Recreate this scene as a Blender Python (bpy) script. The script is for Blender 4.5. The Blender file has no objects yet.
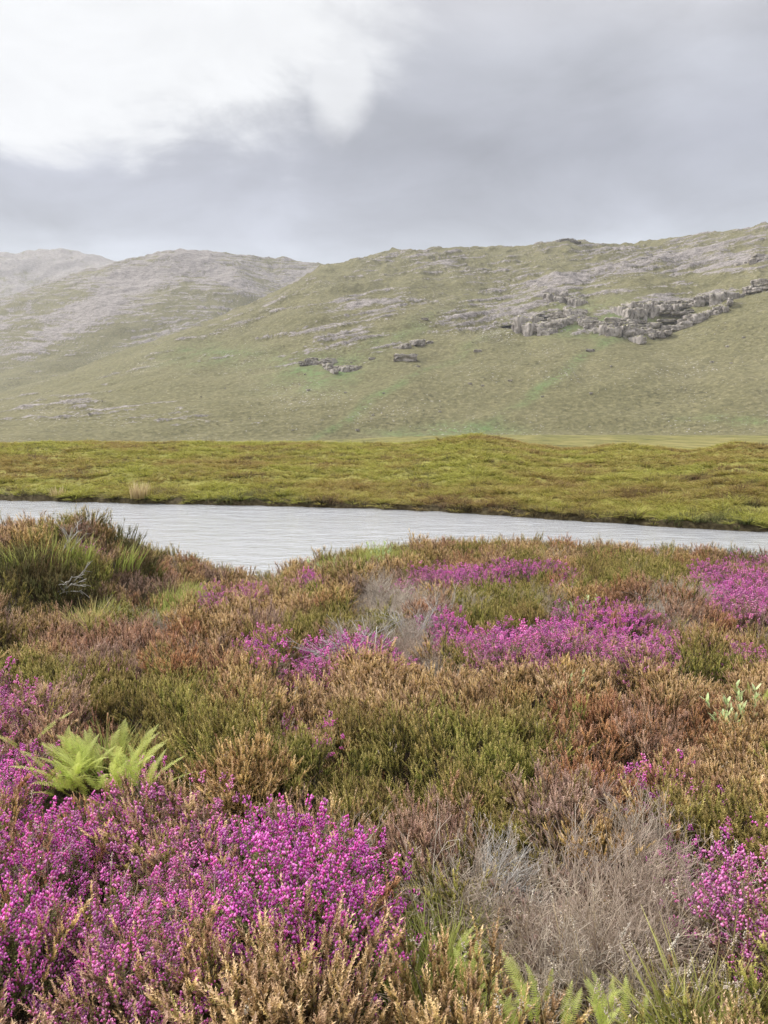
import bpy, math, random
import numpy as np
from mathutils import Vector, Matrix, Euler

rng = np.random.default_rng(7)
random.seed(7)
PI = math.pi
W, H, FOC = 768.0, 1024.0, 26.0
FPX = FOC / 36.0 * H
PITCH = math.radians(-6.7)
EYE = 1.6
WATER = -1.4
scene = bpy.context.scene
COL = scene.collection

# ------------------------------------------------------------------ scene settings
scene.render.engine = 'CYCLES'
scene.view_settings.view_transform = 'Standard'
scene.view_settings.look = 'None'
scene.view_settings.exposure = 0.38
scene.view_settings.gamma = 1.0
scene.cycles.max_bounces = 5
scene.cycles.diffuse_bounces = 3
scene.cycles.glossy_bounces = 2
scene.cycles.transmission_bounces = 4
scene.cycles.volume_bounces = 0
scene.cycles.use_denoising = True
scene.cycles.denoising_prefilter = 'ACCURATE'
scene.cycles.use_adaptive_sampling = True
scene.cycles.adaptive_threshold = .012
scene.cycles.adaptive_min_samples = 24
scene.cycles.sample_clamp_indirect = 6.0

cam_d = bpy.data.cameras.new('camera')
cam_d.sensor_fit = 'VERTICAL'; cam_d.sensor_height = 36.0; cam_d.sensor_width = 27.0
cam_d.lens = FOC; cam_d.clip_start = 0.05; cam_d.clip_end = 30000
cam = bpy.data.objects.new('camera', cam_d); COL.objects.link(cam)
cam.location = (0, 0, EYE); cam.rotation_euler = (PI / 2 + PITCH, 0, 0)
scene.camera = cam

# ------------------------------------------------------------------ helpers: view geometry
def pix_dir(px, py):
    a = (np.asarray(px, float) - W / 2) / FPX
    b = -(np.asarray(py, float) - H / 2) / FPX
    c, s = math.cos(PITCH), math.sin(PITCH)
    return a, c - b * s, s + b * c
def pix_az_tan(px, py):
    x, y, z = pix_dir(px, py)
    return np.arctan2(x, y), z / np.hypot(x, y)
def project(x, y, z):
    z = z - EYE
    c, s = math.cos(PITCH), math.sin(PITCH)
    f = y * c + z * s; u = -y * s + z * c
    return W / 2 + FPX * x / f, H / 2 - FPX * u / f
def table(pts):
    p = np.array(pts, float)
    az, t = pix_az_tan(p[:, 0], p[:, 1])
    return az, t
def sstep(a, b, x):
    t = np.clip((x - a) / (b - a), 0, 1)
    return t * t * (3 - 2 * t)

# ------------------------------------------------------------------ helpers: noise
_P = rng.permutation(512).astype(np.int64)
_G = rng.uniform(0, 2 * PI, 512); _GX, _GY = np.cos(_G), np.sin(_G)
def perlin(x, y, seed=0):
    x = np.asarray(x, float) + seed * 17.31; y = np.asarray(y, float) + seed * 9.17
    xi = np.floor(x).astype(np.int64); yi = np.floor(y).astype(np.int64)
    xf, yf = x - xi, y - yi
    u = xf * xf * xf * (xf * (xf * 6 - 15) + 10); v = yf * yf * yf * (yf * (yf * 6 - 15) + 10)
    def g(ix, iy, dx, dy):
        h = _P[(_P[(xi + ix) & 511] + yi + iy) & 511]
        return _GX[h] * dx + _GY[h] * dy
    a = g(0, 0, xf, yf); b = g(1, 0, xf - 1, yf); c = g(0, 1, xf, yf - 1); d = g(1, 1, xf - 1, yf - 1)
    return (a + u * (b - a) + v * ((c + u * (d - c)) - (a + u * (b - a)))) * 1.5
def fbm(x, y, oct=4, seed=0, gain=.5, ridged=False):
    s = 0; a = 1; n = 0
    for i in range(oct):
        p = perlin(x * 2 ** i, y * 2 ** i, seed + i * 3)
        if ridged: p = 1 - 2 * np.abs(p)
        s = s + a * p; n += a; a *= gain
    return s / n

# ------------------------------------------------------------------ helpers: meshes, tags
def raw_mesh(name, V, F, mats=(), attrs=None, smooth=False):
    """V (n,3); F (m,3) or (m,4) ints"""
    V = np.asarray(V, np.float32); F = np.asarray(F, np.int32)
    me = bpy.data.meshes.new(name)
    n, m, k = len(V), len(F), F.shape[1]
    me.vertices.add(n); me.vertices.foreach_set('co', V.ravel())
    me.loops.add(m * k); me.loops.foreach_set('vertex_index', F.ravel())
    me.polygons.add(m); me.polygons.foreach_set('loop_start', np.arange(0, m * k, k, dtype=np.int32))
    try: me.polygons.foreach_set('loop_total', np.full(m, k, np.int32))
    except Exception: pass
    if smooth: me.polygons.foreach_set('use_smooth', np.ones(m, bool))
    for mt in mats: me.materials.append(mt)
    for an, av in (attrs or {}).items():
        if an == 'mat': me.polygons.foreach_set('material_index', np.asarray(av, np.int32)); continue
        a = me.attributes.new(an, 'FLOAT', 'POINT'); a.data.foreach_set('value', np.asarray(av, np.float32))
    me.update(calc_edges=True)
    return me
def obj(name, me, parent=None, loc=(0, 0, 0), link=True):
    o = bpy.data.objects.new(name, me); o.location = loc
    if parent is not None: o.parent = parent
    if link: COL.objects.link(o)
    return o
def tag(o, label=None, cat=None, group=None, kind=None):
    if label: o['label'] = label
    if cat: o['category'] = cat
    if group: o['group'] = group
    if kind: o['kind'] = kind
    return o
def empty(name, loc, label, cat, group=None, rz=0.0):
    o = bpy.data.objects.new(name, None); o.location = loc; o.rotation_euler = (0, 0, rz)
    o.empty_display_size = .1
    COL.objects.link(o)
    return tag(o, label, cat, group)

# ------------------------------------------------------------------ helpers: materials
def new_mat(name):
    m = bpy.data.materials.new(name); m.use_nodes = True
    nt = m.node_tree; nt.nodes.clear()
    return m, nt
def N(nt, typ, **kw):
    n = nt.nodes.new(typ)
    for k, v in kw.items():
        if k.startswith('_'):
            n.inputs[k[1:].replace('_', ' ')].default_value = v
        else: setattr(n, k, v)
    return n
def ramp(nt, stops, interp='LINEAR'):
    r = nt.nodes.new('ShaderNodeValToRGB'); cr = r.color_ramp; cr.interpolation = interp
    while len(cr.elements) < len(stops): cr.elements.new(.5)
    for e, (p, c) in zip(cr.elements, stops):
        e.position = p; e.color = (c[0], c[1], c[2], 1) if len(c) == 3 else c
    return r
def mixc(nt, f, a, b, blend='MIX'):
    m = nt.nodes.new('ShaderNodeMix'); m.data_type = 'RGBA'; m.blend_type = blend
    for sock, v in ((m.inputs[0], f), (m.inputs[6], a), (m.inputs[7], b)):
        if hasattr(v, 'links'): nt.links.new(v, sock)
        elif isinstance(v, (int, float)): sock.default_value = v
        else: sock.default_value = (*v, 1)
    return m.outputs[2]
def math_n(nt, op, a, b=None, c=None, clamp=False):
    m = nt.nodes.new('ShaderNodeMath'); m.operation = op; m.use_clamp = clamp
    for i, v in enumerate((a, b, c)):
        if v is None: continue
        if hasattr(v, 'links'): nt.links.new(v, m.inputs[i])
        else: m.inputs[i].default_value = v
    return m.outputs[0]
def attr(nt, name, typ='GEOMETRY'):
    a = nt.nodes.new('ShaderNodeAttribute'); a.attribute_name = name; a.attribute_type = typ
    return a.outputs['Fac']

def plant_mat(name, A, B, transl=.3, rough=.65, vary=.35, gain=1.0):
    """A / B: colour stops along the shoot (woody base to tip) of two plants; 'tint' chooses between them"""
    m, nt = new_mat(name)
    A = [(p, tuple(min(1, q * gain) for q in c)) for p, c in A]; B = [(p, tuple(min(1, q * gain) for q in c)) for p, c in B]
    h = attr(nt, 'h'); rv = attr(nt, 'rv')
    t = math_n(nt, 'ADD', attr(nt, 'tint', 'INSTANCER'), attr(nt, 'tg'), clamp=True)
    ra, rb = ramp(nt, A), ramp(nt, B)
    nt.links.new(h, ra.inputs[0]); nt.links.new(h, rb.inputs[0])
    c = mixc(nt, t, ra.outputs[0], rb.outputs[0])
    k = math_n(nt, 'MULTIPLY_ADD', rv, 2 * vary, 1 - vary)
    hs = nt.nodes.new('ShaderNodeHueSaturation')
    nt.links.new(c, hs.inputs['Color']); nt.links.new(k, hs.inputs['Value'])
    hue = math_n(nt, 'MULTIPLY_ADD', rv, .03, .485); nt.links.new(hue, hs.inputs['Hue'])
    p = N(nt, 'ShaderNodeBsdfPrincipled', _Roughness=rough); p.inputs['Specular IOR Level'].default_value = .25
    nt.links.new(hs.outputs[0], p.inputs['Base Color'])
    out = nt.nodes.new('ShaderNodeOutputMaterial')
    if transl > 0:
        tr = nt.nodes.new('ShaderNodeBsdfTranslucent'); nt.links.new(hs.outputs[0], tr.inputs[0])
        mx = nt.nodes.new('ShaderNodeMixShader'); mx.inputs[0].default_value = transl
        nt.links.new(p.outputs[0], mx.inputs[1]); nt.links.new(tr.outputs[0], mx.inputs[2])
        nt.links.new(mx.outputs[0], out.inputs[0])
    else: nt.links.new(p.outputs[0], out.inputs[0])
    return m

GN_ = 1.0
M = {}
M['wood'] = plant_mat('heather_wood', [(0, (.10, .075, .055)), (1, (.20, .15, .11))], [(0, (.12, .10, .085)), (1, (.26, .20, .16))], 0, .85)
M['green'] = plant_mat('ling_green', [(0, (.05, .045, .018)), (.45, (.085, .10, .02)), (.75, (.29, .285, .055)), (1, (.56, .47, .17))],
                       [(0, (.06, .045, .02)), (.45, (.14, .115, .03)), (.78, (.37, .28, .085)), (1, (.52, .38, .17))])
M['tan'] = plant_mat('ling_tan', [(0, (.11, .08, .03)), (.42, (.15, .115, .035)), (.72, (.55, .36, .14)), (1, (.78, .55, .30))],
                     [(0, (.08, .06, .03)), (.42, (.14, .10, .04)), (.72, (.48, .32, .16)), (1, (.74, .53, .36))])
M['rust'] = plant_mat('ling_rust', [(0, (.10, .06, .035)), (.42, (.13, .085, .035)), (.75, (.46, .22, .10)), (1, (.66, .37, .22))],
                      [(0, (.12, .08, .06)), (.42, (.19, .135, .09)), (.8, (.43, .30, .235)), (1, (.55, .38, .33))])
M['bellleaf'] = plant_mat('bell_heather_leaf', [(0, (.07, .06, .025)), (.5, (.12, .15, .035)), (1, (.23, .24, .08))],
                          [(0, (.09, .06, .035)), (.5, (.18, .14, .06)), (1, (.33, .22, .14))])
M['flower'] = plant_mat('bell_heather_flower', [(0, (.56, .06, .38)), (.5, (.80, .14, .62)), (1, (.94, .40, .82))],
                        [(0, (.50, .12, .32)), (.5, (.72, .24, .52)), (1, (.84, .46, .68))], .35, .5, .32)
M['dead'] = plant_mat('dead_heather_twig', [(0, (.22, .165, .12)), (.5, (.38, .30, .235)), (1, (.50, .39, .32))],
                      [(0, (.34, .31, .27)), (.5, (.54, .50, .44)), (1, (.64, .59, .52))], 0, .8)
M['grass'] = plant_mat('moor_grass', [(0, (.12, .13, .04)), (.5, (.27, .32, .07)), (1, (.48, .47, .16))],
                       [(0, (.20, .17, .07)), (.5, (.42, .34, .12)), (1, (.66, .54, .27))], .4)
M['bank'] = plant_mat('bank_grass', [(0, (.11, .11, .025)), (.5, (.29, .29, .055)), (1, (.56, .52, .14))],
                      [(0, (.10, .075, .03)), (.5, (.28, .20, .065)), (1, (.50, .37, .15))], .35)
M['darkling'] = plant_mat('dark_ling', [(0, (.04, .035, .018)), (.5, (.085, .10, .028)), (1, (.22, .21, .07))],
                          [(0, (.05, .035, .02)), (.5, (.12, .07, .035)), (1, (.22, .13, .06))])
M['fern'] = plant_mat('fern_green', [(0, (.32, .40, .07)), (.5, (.56, .66, .14)), (1, (.74, .80, .30))],
                      [(0, (.34, .38, .12)), (.5, (.56, .60, .24)), (1, (.68, .68, .38))], .45, .5, .2)
M['willow'] = plant_mat('pale_leaf', [(0, (.24, .32, .12)), (.5, (.48, .58, .26)), (1, (.66, .74, .42))],
                        [(0, (.24, .32, .12)), (.5, (.48, .58, .26)), (1, (.66, .74, .42))], .3, .45, .25)
M['straw'] = plant_mat('straw', [(0, (.30, .22, .10)), (.6, (.55, .43, .24)), (1, (.68, .56, .36))],
                       [(0, (.30, .22, .10)), (.6, (.55, .43, .24)), (1, (.68, .56, .36))], .3)
M['seed'] = plant_mat('pale_seed_head', [(0, (.62, .56, .46)), (1, (.80, .74, .66))], [(0, (.62, .50, .42)), (1, (.78, .66, .58))], .35, .8)
M['bleached'] = plant_mat('bleached_wood', [(0, (.28, .26, .24)), (1, (.50, .48, .45))], [(0, (.28, .26, .24)), (1, (.50, .48, .45))], 0, .8)
M['stalk'] = plant_mat('brown_stalk', [(0, (.14, .06, .035)), (1, (.30, .16, .09))], [(0, (.14, .06, .035)), (1, (.30, .16, .09))], 0, .7)

# ------------------------------------------------------------------ terrain
def dist_from_pix(pts, z):
    p = np.array(pts, float)
    az, t = pix_az_tan(p[:, 0], p[:, 1])
    return az, (z - EYE) / t
FAR_AZ, FAR_D = dist_from_pix([(-420, 499), (-200, 499.5), (0, 501), (130, 504.5), (250, 506.5), (380, 510), (450, 513), (520, 518), (580, 522), (640, 526.5), (700, 530), (768, 533), (900, 538), (1190, 548)], WATER)
BX = [(-420, 444), (-100, 443), (0, 443), (50, 442), (100, 441.5), (150, 443), (200, 442), (260, 443), (300, 442), (340, 443.5), (400, 443), (440, 440.5), (475, 434.5), (505, 438), (530, 444), (560, 449), (590, 448.5), (620, 443.5), (650, 447.5), (690, 451), (715, 447), (738, 442), (768, 447), (860, 444), (1190, 446)]
BK_AZ, BK_T = table(BX)
NR_AZ = np.radians([-60, -27, -16, -11, -6, 0, 12, 27, 60]); NR_D = np.array([13, 12.5, 12, 11.2, 11.0, 11.8, 12.2, 12.2, 12.5])
def bank_crest(az): return 52 - 9 * sstep(-.1, .5, az)
def ground_h(x, y):
    x = np.asarray(x, float); y = np.asarray(y, float)
    r = np.hypot(x, y); az = np.arctan2(x, y)
    # near moor
    z = .16 - .059 * np.minimum(r, 16)
    z = z + .70 * sstep(-2.25, -3.25, x) * sstep(5.0, 8.0, r) * (1 - sstep(8.7, 10.6, r)) * sstep(-2, 2, y)
    z = z - .50 * np.exp(-((x + 2.05) / 1.05) ** 2 - ((r - 10.6) / 2.0) ** 2)
    z = z + .07 * np.exp(-((x - 1.3) / 1.9) ** 2 - ((r - 10.0) / 1.6) ** 2)
    z = z + .10 * np.exp(-((x + 1.6) / .9) ** 2 - ((r - 2.5) / .7) ** 2)
    z = z - .20 * np.exp(-((x - .18) / .30) ** 2 - ((y - 2.0) / .5) ** 2)
    z = z - .15 * np.exp(-((x - .05) / .22) ** 2 - ((y - 2.9) / .25) ** 2)
    z = z + .13 * fbm(x / 1.3, y / 1.3, 3, 1) * sstep(.6, 2, r) + .035 * fbm(x / .35, y / .35, 2, 5)
    # the loch basin, in front only
    wb = 1 - sstep(math.radians(62), math.radians(78), np.abs(az))
    rn = np.interp(az, NR_AZ, NR_D) + .35 * fbm(x / 1.1, y / 1.1, 3, 9)
    zb = WATER - .7
    z = z + (zb - z) * sstep(0, 2.6, r - rn) * wb
    # far bank
    ds = np.interp(az, FAR_AZ, FAR_D) + .35 * fbm(x / 1.6, y / 1.6, 3, 11)
    rc = bank_crest(az)
    zc = EYE + np.interp(az, BK_AZ, BK_T) * rc - .13
    u = np.clip((r - ds) / (rc - ds), 0, 1)
    s = u * (1.35 - .35 * u)
    edge = sstep(-.15, .3, r - ds)
    zb2 = WATER - .7 + .88 * edge + (zc - WATER - .18) * s * edge
    zb2 = zb2 + (.20 * fbm(x / 5, y / 4, 3, 21) + .16 * fbm(x / 1.6, y / 1.6, 3, 23)) * sstep(0, 2.5, r - ds) * (1 - .1 * sstep(rc - 8, rc, r))
    plain = -2.6 - (.0045 + .0095 * sstep(.12, -.12, az)) * np.clip(r - 80, 0, 1e9) + .5 * fbm(x / 45, y / 45, 4, 31) + .12 * fbm(x / 8, y / 8, 3, 33)
    k = sstep(rc, rc + 38, r)
    far = zb2 * (1 - k) + plain * k
    w2 = sstep(-.6, -.15, r - ds)
    z = np.where(r > (rn + ds) / 2, zb * (1 - w2) + far * w2, z) if np.ndim(z) else z
    zfallback = np.where(r < 16, z, .13 - .059 * 16 + (plain + .95) * sstep(16, 90, r))
    return z * wb + zfallback * (1 - wb)

AZF = np.radians(38)
az_front = np.linspace(-AZF, AZF, 1281)
az_back = np.linspace(AZF, 2 * PI - AZF, 120)[1:]
AZ = np.concatenate([az_front, az_back])            # closed ring: the last one equals the first

def polar_grid(R, Z):
    na, nr = len(AZ), len(R)
    X = np.sin(AZ)[:, None] * R[None]; Y = np.cos(AZ)[:, None] * R[None]
    V = np.stack([X, Y, Z], -1).reshape(-1, 3)
    i = np.arange(na - 1)[:, None] * nr; j = np.arange(nr - 1)[None]
    a = i + j; nx = i + nr
    nx = np.where((np.arange(na - 1) == na - 2)[:, None], 0, nx)
    F = np.stack([a, a + 1, nx + j + 1, nx + j], -1).reshape(-1, 4)
    keep = (na - 1) * nr
    return V[:keep], F
R0 = 470.0
Rg = np.concatenate([[.02], np.geomspace(.5, R0, 400)])
XG = np.sin(AZ)[:, None] * Rg; YG = np.cos(AZ)[:, None] * Rg
ZG = ground_h(XG, YG)
ZG[:, 0] = ZG[:, 1].mean()
ZG[-1] = ZG[0]

# hills
Rh = np.concatenate([np.linspace(R0, 1500, 420)[:-1], np.linspace(1500, 2600, 260)[:-1], np.linspace(2600, 5200, 200)])
XH = np.sin(AZ)[:, None] * Rh; YH = np.cos(AZ)[:, None] * Rh
RR = np.broadcast_to(Rh, XH.shape); AA = np.broadcast_to(AZ[:, None], XH.shape).copy(); AA[AA > PI] -= 2 * PI
warp = fbm(XH / 420, YH / 420, 3, 41)
def layer(pts, rf, rr, pw, amp, seed, fall=.5, rgd=.16):
    az, t = table(pts)
    a1 = np.where(AZ > PI, AZ - 2 * PI, AZ)
    tt = np.interp(a1, az, t)
    rfv, rrv = rf(a1)[:, None], rr(a1)[:, None]
    s = (Rh[None] - rfv) / (rrv - rfv)
    sc = np.clip(s, 0, 1)
    prof = np.where(s <= 1, (sc ** pw) * (1.18 - .18 * sc), 1 - fall * np.clip(s - 1, 0, 2) ** 1.3)
    n = fbm(XH / 260, YH / 260, 5, seed, .52) * .5 + fbm(XH / 90, YH / 90, 4, seed + 7, .5, True) * rgd
    env = sc * (1 - .45 * sc)
    hgt = (tt * rr(a1))[:, None]
    z = hgt * (prof + amp * n * env)
    zb = (-4.4 - 4.0 * sstep(.12, -.12, a1))[:, None]
    ang = (z + zb - EYE) / Rh[None]
    ang = np.where((s > .5) & (s < 1.6), ang, -1)
    mx = ang.max(1)
    k = np.clip(tt / np.maximum(mx, .01), .5, 2.0)
    k1 = k.copy()
    for _ in range(3): k1 = np.convolve(np.pad(k1, 12, 'edge'), np.ones(25) / 25, 'valid')
    k = k1
    z = z * k[:, None] + zb
    return np.where(s > 0, z, -60)
RIGHT = [(-500, 425), (-300, 424), (-100, 418), (0, 397), (60, 376), (130, 350), (200, 324), (260, 300), (300, 279), (320, 267), (345, 262), (370, 255), (400, 249.5), (430, 248.5), (470, 248), (500, 247), (530, 244.5), (548, 241.5), (565, 240.5), (580, 242), (592, 244.5), (620, 243), (650, 240), (680, 238), (700, 235), (730, 230), (768, 225), (850, 214), (1000, 200), (1250, 200)]
MID = [(-500, 400), (-200, 350), (-60, 322), (0, 299), (50, 281), (90, 269), (115, 263), (140, 257), (160, 252.5), (180, 250), (200, 250.5), (215, 252), (240, 253.5), (262, 257), (290, 260), (320, 264), (345, 270), (420, 300), (560, 360), (1250, 420)]
FARM = [(-500, 290), (-250, 268), (-100, 258), (-30, 254), (10, 252.5), (25, 252), (45, 250), (62, 249), (80, 252), (100, 257), (125, 262), (160, 266), (260, 300), (1250, 420)]
La = layer(RIGHT, lambda a: 480 + 0 * a, lambda a: 1250 - 150 * sstep(-.1, -.5, a) + 60 * np.sin(a * 7), 1.05, .42, 51)
Lb = layer(MID, lambda a: 1150 + 0 * a, lambda a: 2150 + 90 * np.sin(a * 9 + 1), 1.1, .40, 61, rgd=.05)
Lc = layer(FARM, lambda a: 2300 + 0 * a, lambda a: 3700 + 0 * a, 1.1, .25, 71, rgd=.02)
plainH = ground_h(XH, YH)
ZH = np.maximum(np.maximum(La, Lb), Lc)
kk = 9.0
ZH = np.where(np.abs(ZH - plainH) < kk, (ZH + plainH) / 2 + ((ZH - plainH) ** 2 + kk * kk) / (4 * kk), np.maximum(ZH, plainH))
wj = sstep(R0, R0 + 40, RR)
ZH = plainH * (1 - wj) + ZH * wj
lay = np.argmax(np.stack([La, Lb, Lc]), 0)
# rock: streaks that dip to the left along the strata, denser on the tops
PXH, PYH = project(XH, np.where(YH < 10, 10, YH), ZH)
strat = ZH - .16 * XH * (lay == 0) + 34 * warp
band = fbm(XH / 130, strat / 7.5, 4, 81, .6)
band2 = fbm(XH / 45 + 3, strat / 3.2, 3, 85, .6)
patch = fbm(XH / 170, YH / 170, 3, 87)
pxw, pyw = PXH + 22 * fbm(XH / 90, YH / 90, 3, 88), PYH + 9 * fbm(XH / 70, YH / 70, 3, 89)
def blob(cx, cy, rx, ry, ang=0.0):
    c, s = math.cos(ang), math.sin(ang)
    dx, dy = pxw - cx, pyw - cy
    a, b = dx * c + dy * s, -dx * s + dy * c
    return np.exp(-((a / rx) ** 2 + (b / ry) ** 2))
d = -.21 + 0 * ZH
hf = np.clip((430 - PYH) / 190, 0, 1)
d += .14 * (lay == 0) * sstep(.3, 1.0, hf)
d += .36 * (lay == 1) * sstep(.25, .8, hf) + .50 * (lay == 2)
for b in ((640, 262, 150, 12, -.20, .25), (740, 262, 60, 10, -.1, .35), (470, 320, 170, 13, -.33, .36), (380, 300, 110, 9, -.15, .22), (330, 342, 60, 10, -.4, .28),
          (600, 250, 120, 7, -.05, .12), (430, 262, 80, 10, 0, .22), (90, 412, 110, 12, .02, .10), (200, 424, 120, 9, .1, .20), (230, 436, 60, 5, 0, .2),
          (640, 424, 120, 5, -.04, .42), (440, 438, 60, 4, 0, .4), (540, 415, 40, 5, 0, .2), (110, 300, 90, 14, -.55, .42), (30, 345, 50, 14, -.3, .35), (210, 270, 60, 12, .5, .3),
          (10, 325, 40, 14, -.3, .3), (150, 335, 60, 8, -.3, .15), (60, 265, 60, 14, 0, .25), (280, 372, 50, 6, -.1, .2), (545, 330, 45, 16, 0, .25), (660, 305, 90, 14, -.2, .25)):
    d += b[5] * blob(*b[:5])
for b in ((650, 370, 140, 34, -.1, .35), (520, 385, 120, 26, 0, .3), (330, 380, 90, 14, 0, .15)):
    d -= b[5] * blob(*b[:5])
rock = sstep(-.05, .42, d + .55 * band + .60 * band2 + .30 * patch)
rock = rock * sstep(R0 + 25, R0 + 60, RR)
lush = np.zeros_like(ZH)
for b in ((318, 372, 42, 16, 0, 1), (600, 322, 60, 14, -.1, .9), (450, 432, 60, 7, 0, 1), (380, 400, 90, 4, -.55, .8), (560, 375, 90, 5, -.6, .7), (740, 420, 50, 4, 0, 1), (215, 355, 50, 12, 0, .5), (395, 335, 60, 8, -.4, .4), (560, 300, 60, 10, 0, .3)):
    lush += b[5] * blob(*b[:5])
lush = np.clip(lush * (1 + .9 * fbm(XH / 18, YH / 40, 3, 91)), 0, 1)
ridge = fbm(XH / 26, strat / 9, 4, 93, .55, True)
ZH = ZH + (rock * (1.8 + np.where(lay == 0, 2.2, .7) * ridge) + (1 - rock) * (.35 * fbm(XH / 14, YH / 14, 3, 95) + 4.5 * fbm(XH / 110, strat / 30, 4, 97))) * wj
ZH[:, 0] = ZG[:, -1]; ZH[-1] = ZH[0]

def hill_point(px, py):
    az, t = pix_az_tan(px, py)
    i = int(np.argmin(np.abs(az_front - az)))
    ang = (ZH[i] - EYE) / Rh
    k = np.nonzero(ang >= float(t))[0]
    k = int(k[0]) if len(k) else int(np.argmax(ang))
    return Vector((math.sin(az) * Rh[k], math.cos(az) * Rh[k], ZH[i, k]))
def moor_point(px, py, lift=0.0):
    """first hit of the line through a pixel with the ground raised by lift"""
    dx, dy, dz = [float(v) for v in pix_dir(px, py)]
    ts = np.geomspace(.8, 75, 900)
    g = ground_h(dx * ts, dy * ts) + lift
    hit = np.nonzero(EYE + dz * ts <= g)[0]
    t = ts[hit[0]] if len(hit) else 60
    x, y = dx * t, dy * t
    return Vector((x, y, float(ground_h(np.array([x]), np.array([y]))[0])))

# ---- hills material
def hill_material():
    m, nt = new_mat('hill_rock_and_grass'); L = nt.links
    geo = nt.nodes.new('ShaderNodeNewGeometry')
    def noise(scale, detail=4, rough=.6, vec=None, dist=0):
        n = N(nt, 'ShaderNodeTexNoise', _Scale=scale, _Detail=detail, _Roughness=rough, _Distortion=dist)
        L.new(vec if vec is not None else geo.outputs['Position'], n.inputs['Vector']); return n.outputs['Fac']
    rk = attr(nt, 'rock'); lu = attr(nt, 'lush')
    big = noise(.006, 5, .6); mid = noise(.022, 7, .68); fine = noise(.3, 5, .7)
    g1 = ramp(nt, [(.28, (.105, .104, .05)), (.5, (.148, .146, .076)), (.72, (.20, .185, .115))]); L.new(big, g1.inputs[0])
    g2 = ramp(nt, [(.3, (.075, .072, .030)), (.5, (.162, .148, .075)), (.7, (.25, .222, .125))]); L.new(mid, g2.inputs[0])
    g3 = ramp(nt, [(.32, (.05, .045, .024)), (.5, (.14, .125, .062)), (.66, (.30, .26, .14))]); L.new(fine, g3.inputs[0])
    g = mixc(nt, .45, g1.outputs[0], g2.outputs[0]); g = mixc(nt, .5, g, g3.outputs[0])
    lk = N(nt, 'ShaderNodeMapRange'); L.new(math_n(nt, 'ADD', fine, noise(.05, 6, .7)), lk.inputs[0]); lk.inputs[1].default_value = .85; lk.inputs[2].default_value = 1.15
    lf = math_n(nt, 'MULTIPLY', math_n(nt, 'MULTIPLY', lu, lk.outputs[0]), .75)
    g = mixc(nt, lf, g, (.12, .215, .075))
    mp = nt.nodes.new('ShaderNodeMapping'); L.new(geo.outputs['Position'], mp.inputs[0]); mp.inputs['Scale'].default_value = (1, 1, 3.2); mp.inputs['Rotation'].default_value = (0, math.radians(-9), 0)
    rn = noise(.09, 7, .7, mp.outputs[0]); rn2 = noise(.5, 5, .7, mp.outputs[0])
    r1 = ramp(nt, [(.36, (.04, .036, .033)), (.46, (.16, .14, .13)), (.58, (.32, .285, .27)), (.75, (.46, .42, .40))]); L.new(rn, r1.inputs[0])
    r2 = ramp(nt, [(.40, (.05, .045, .04)), (.5, (.24, .215, .20)), (.64, (.48, .44, .42))]); L.new(rn2, r2.inputs[0])
    rc = mixc(nt, .5, r1.outputs[0], r2.outputs[0])
    fl = noise(.16, 5, .75, mp.outputs[0])
    e = math_n(nt, 'MULTIPLY_ADD', math_n(nt, 'ADD', fine, fl), 1.5, -1.5)
    f = math_n(nt, 'ADD', rk, math_n(nt, 'MULTIPLY', e, 1.15))
    mr = N(nt, 'ShaderNodeMapRange'); L.new(f, mr.inputs[0]); mr.inputs[1].default_value = .40; mr.inputs[2].default_value = .56
    sp_ = math_n(nt, 'ADD', noise(.55, 2, .5), math_n(nt, 'MULTIPLY', noise(.012, 3, .6), .45))
    sm = N(nt, 'ShaderNodeMapRange'); L.new(sp_, sm.inputs[0]); sm.inputs[1].default_value = .93; sm.inputs[2].default_value = .97
    dk = math_n(nt, 'ADD', noise(.28, 3, .6), math_n(nt, 'MULTIPLY', noise(.015, 3, .6), .5))
    dm = N(nt, 'ShaderNodeMapRange'); L.new(dk, dm.inputs[0]); dm.inputs[1].default_value = .86; dm.inputs[2].default_value = .95; dm.inputs[4].default_value = .6
    g = mixc(nt, dm.outputs[0], g, (.055, .05, .028)); g = mixc(nt, sm.outputs[0], g, (.42, .39, .37))
    c = mixc(nt, mr.outputs[0], g, rc)
    p = N(nt, 'ShaderNodeBsdfPrincipled', _Roughness=.95); p.inputs['Specular IOR Level'].default_value = .1
    L.new(c, p.inputs['Base Color'])
    bp = N(nt, 'ShaderNodeBump', _Strength=.6, _Distance=3.0); L.new(math_n(nt, 'ADD', fine, mid), bp.inputs['Height']); L.new(bp.outputs[0], p.inputs['Normal'])
    o = nt.nodes.new('ShaderNodeOutputMaterial'); L.new(p.outputs[0], o.inputs[0])
    return m
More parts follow.
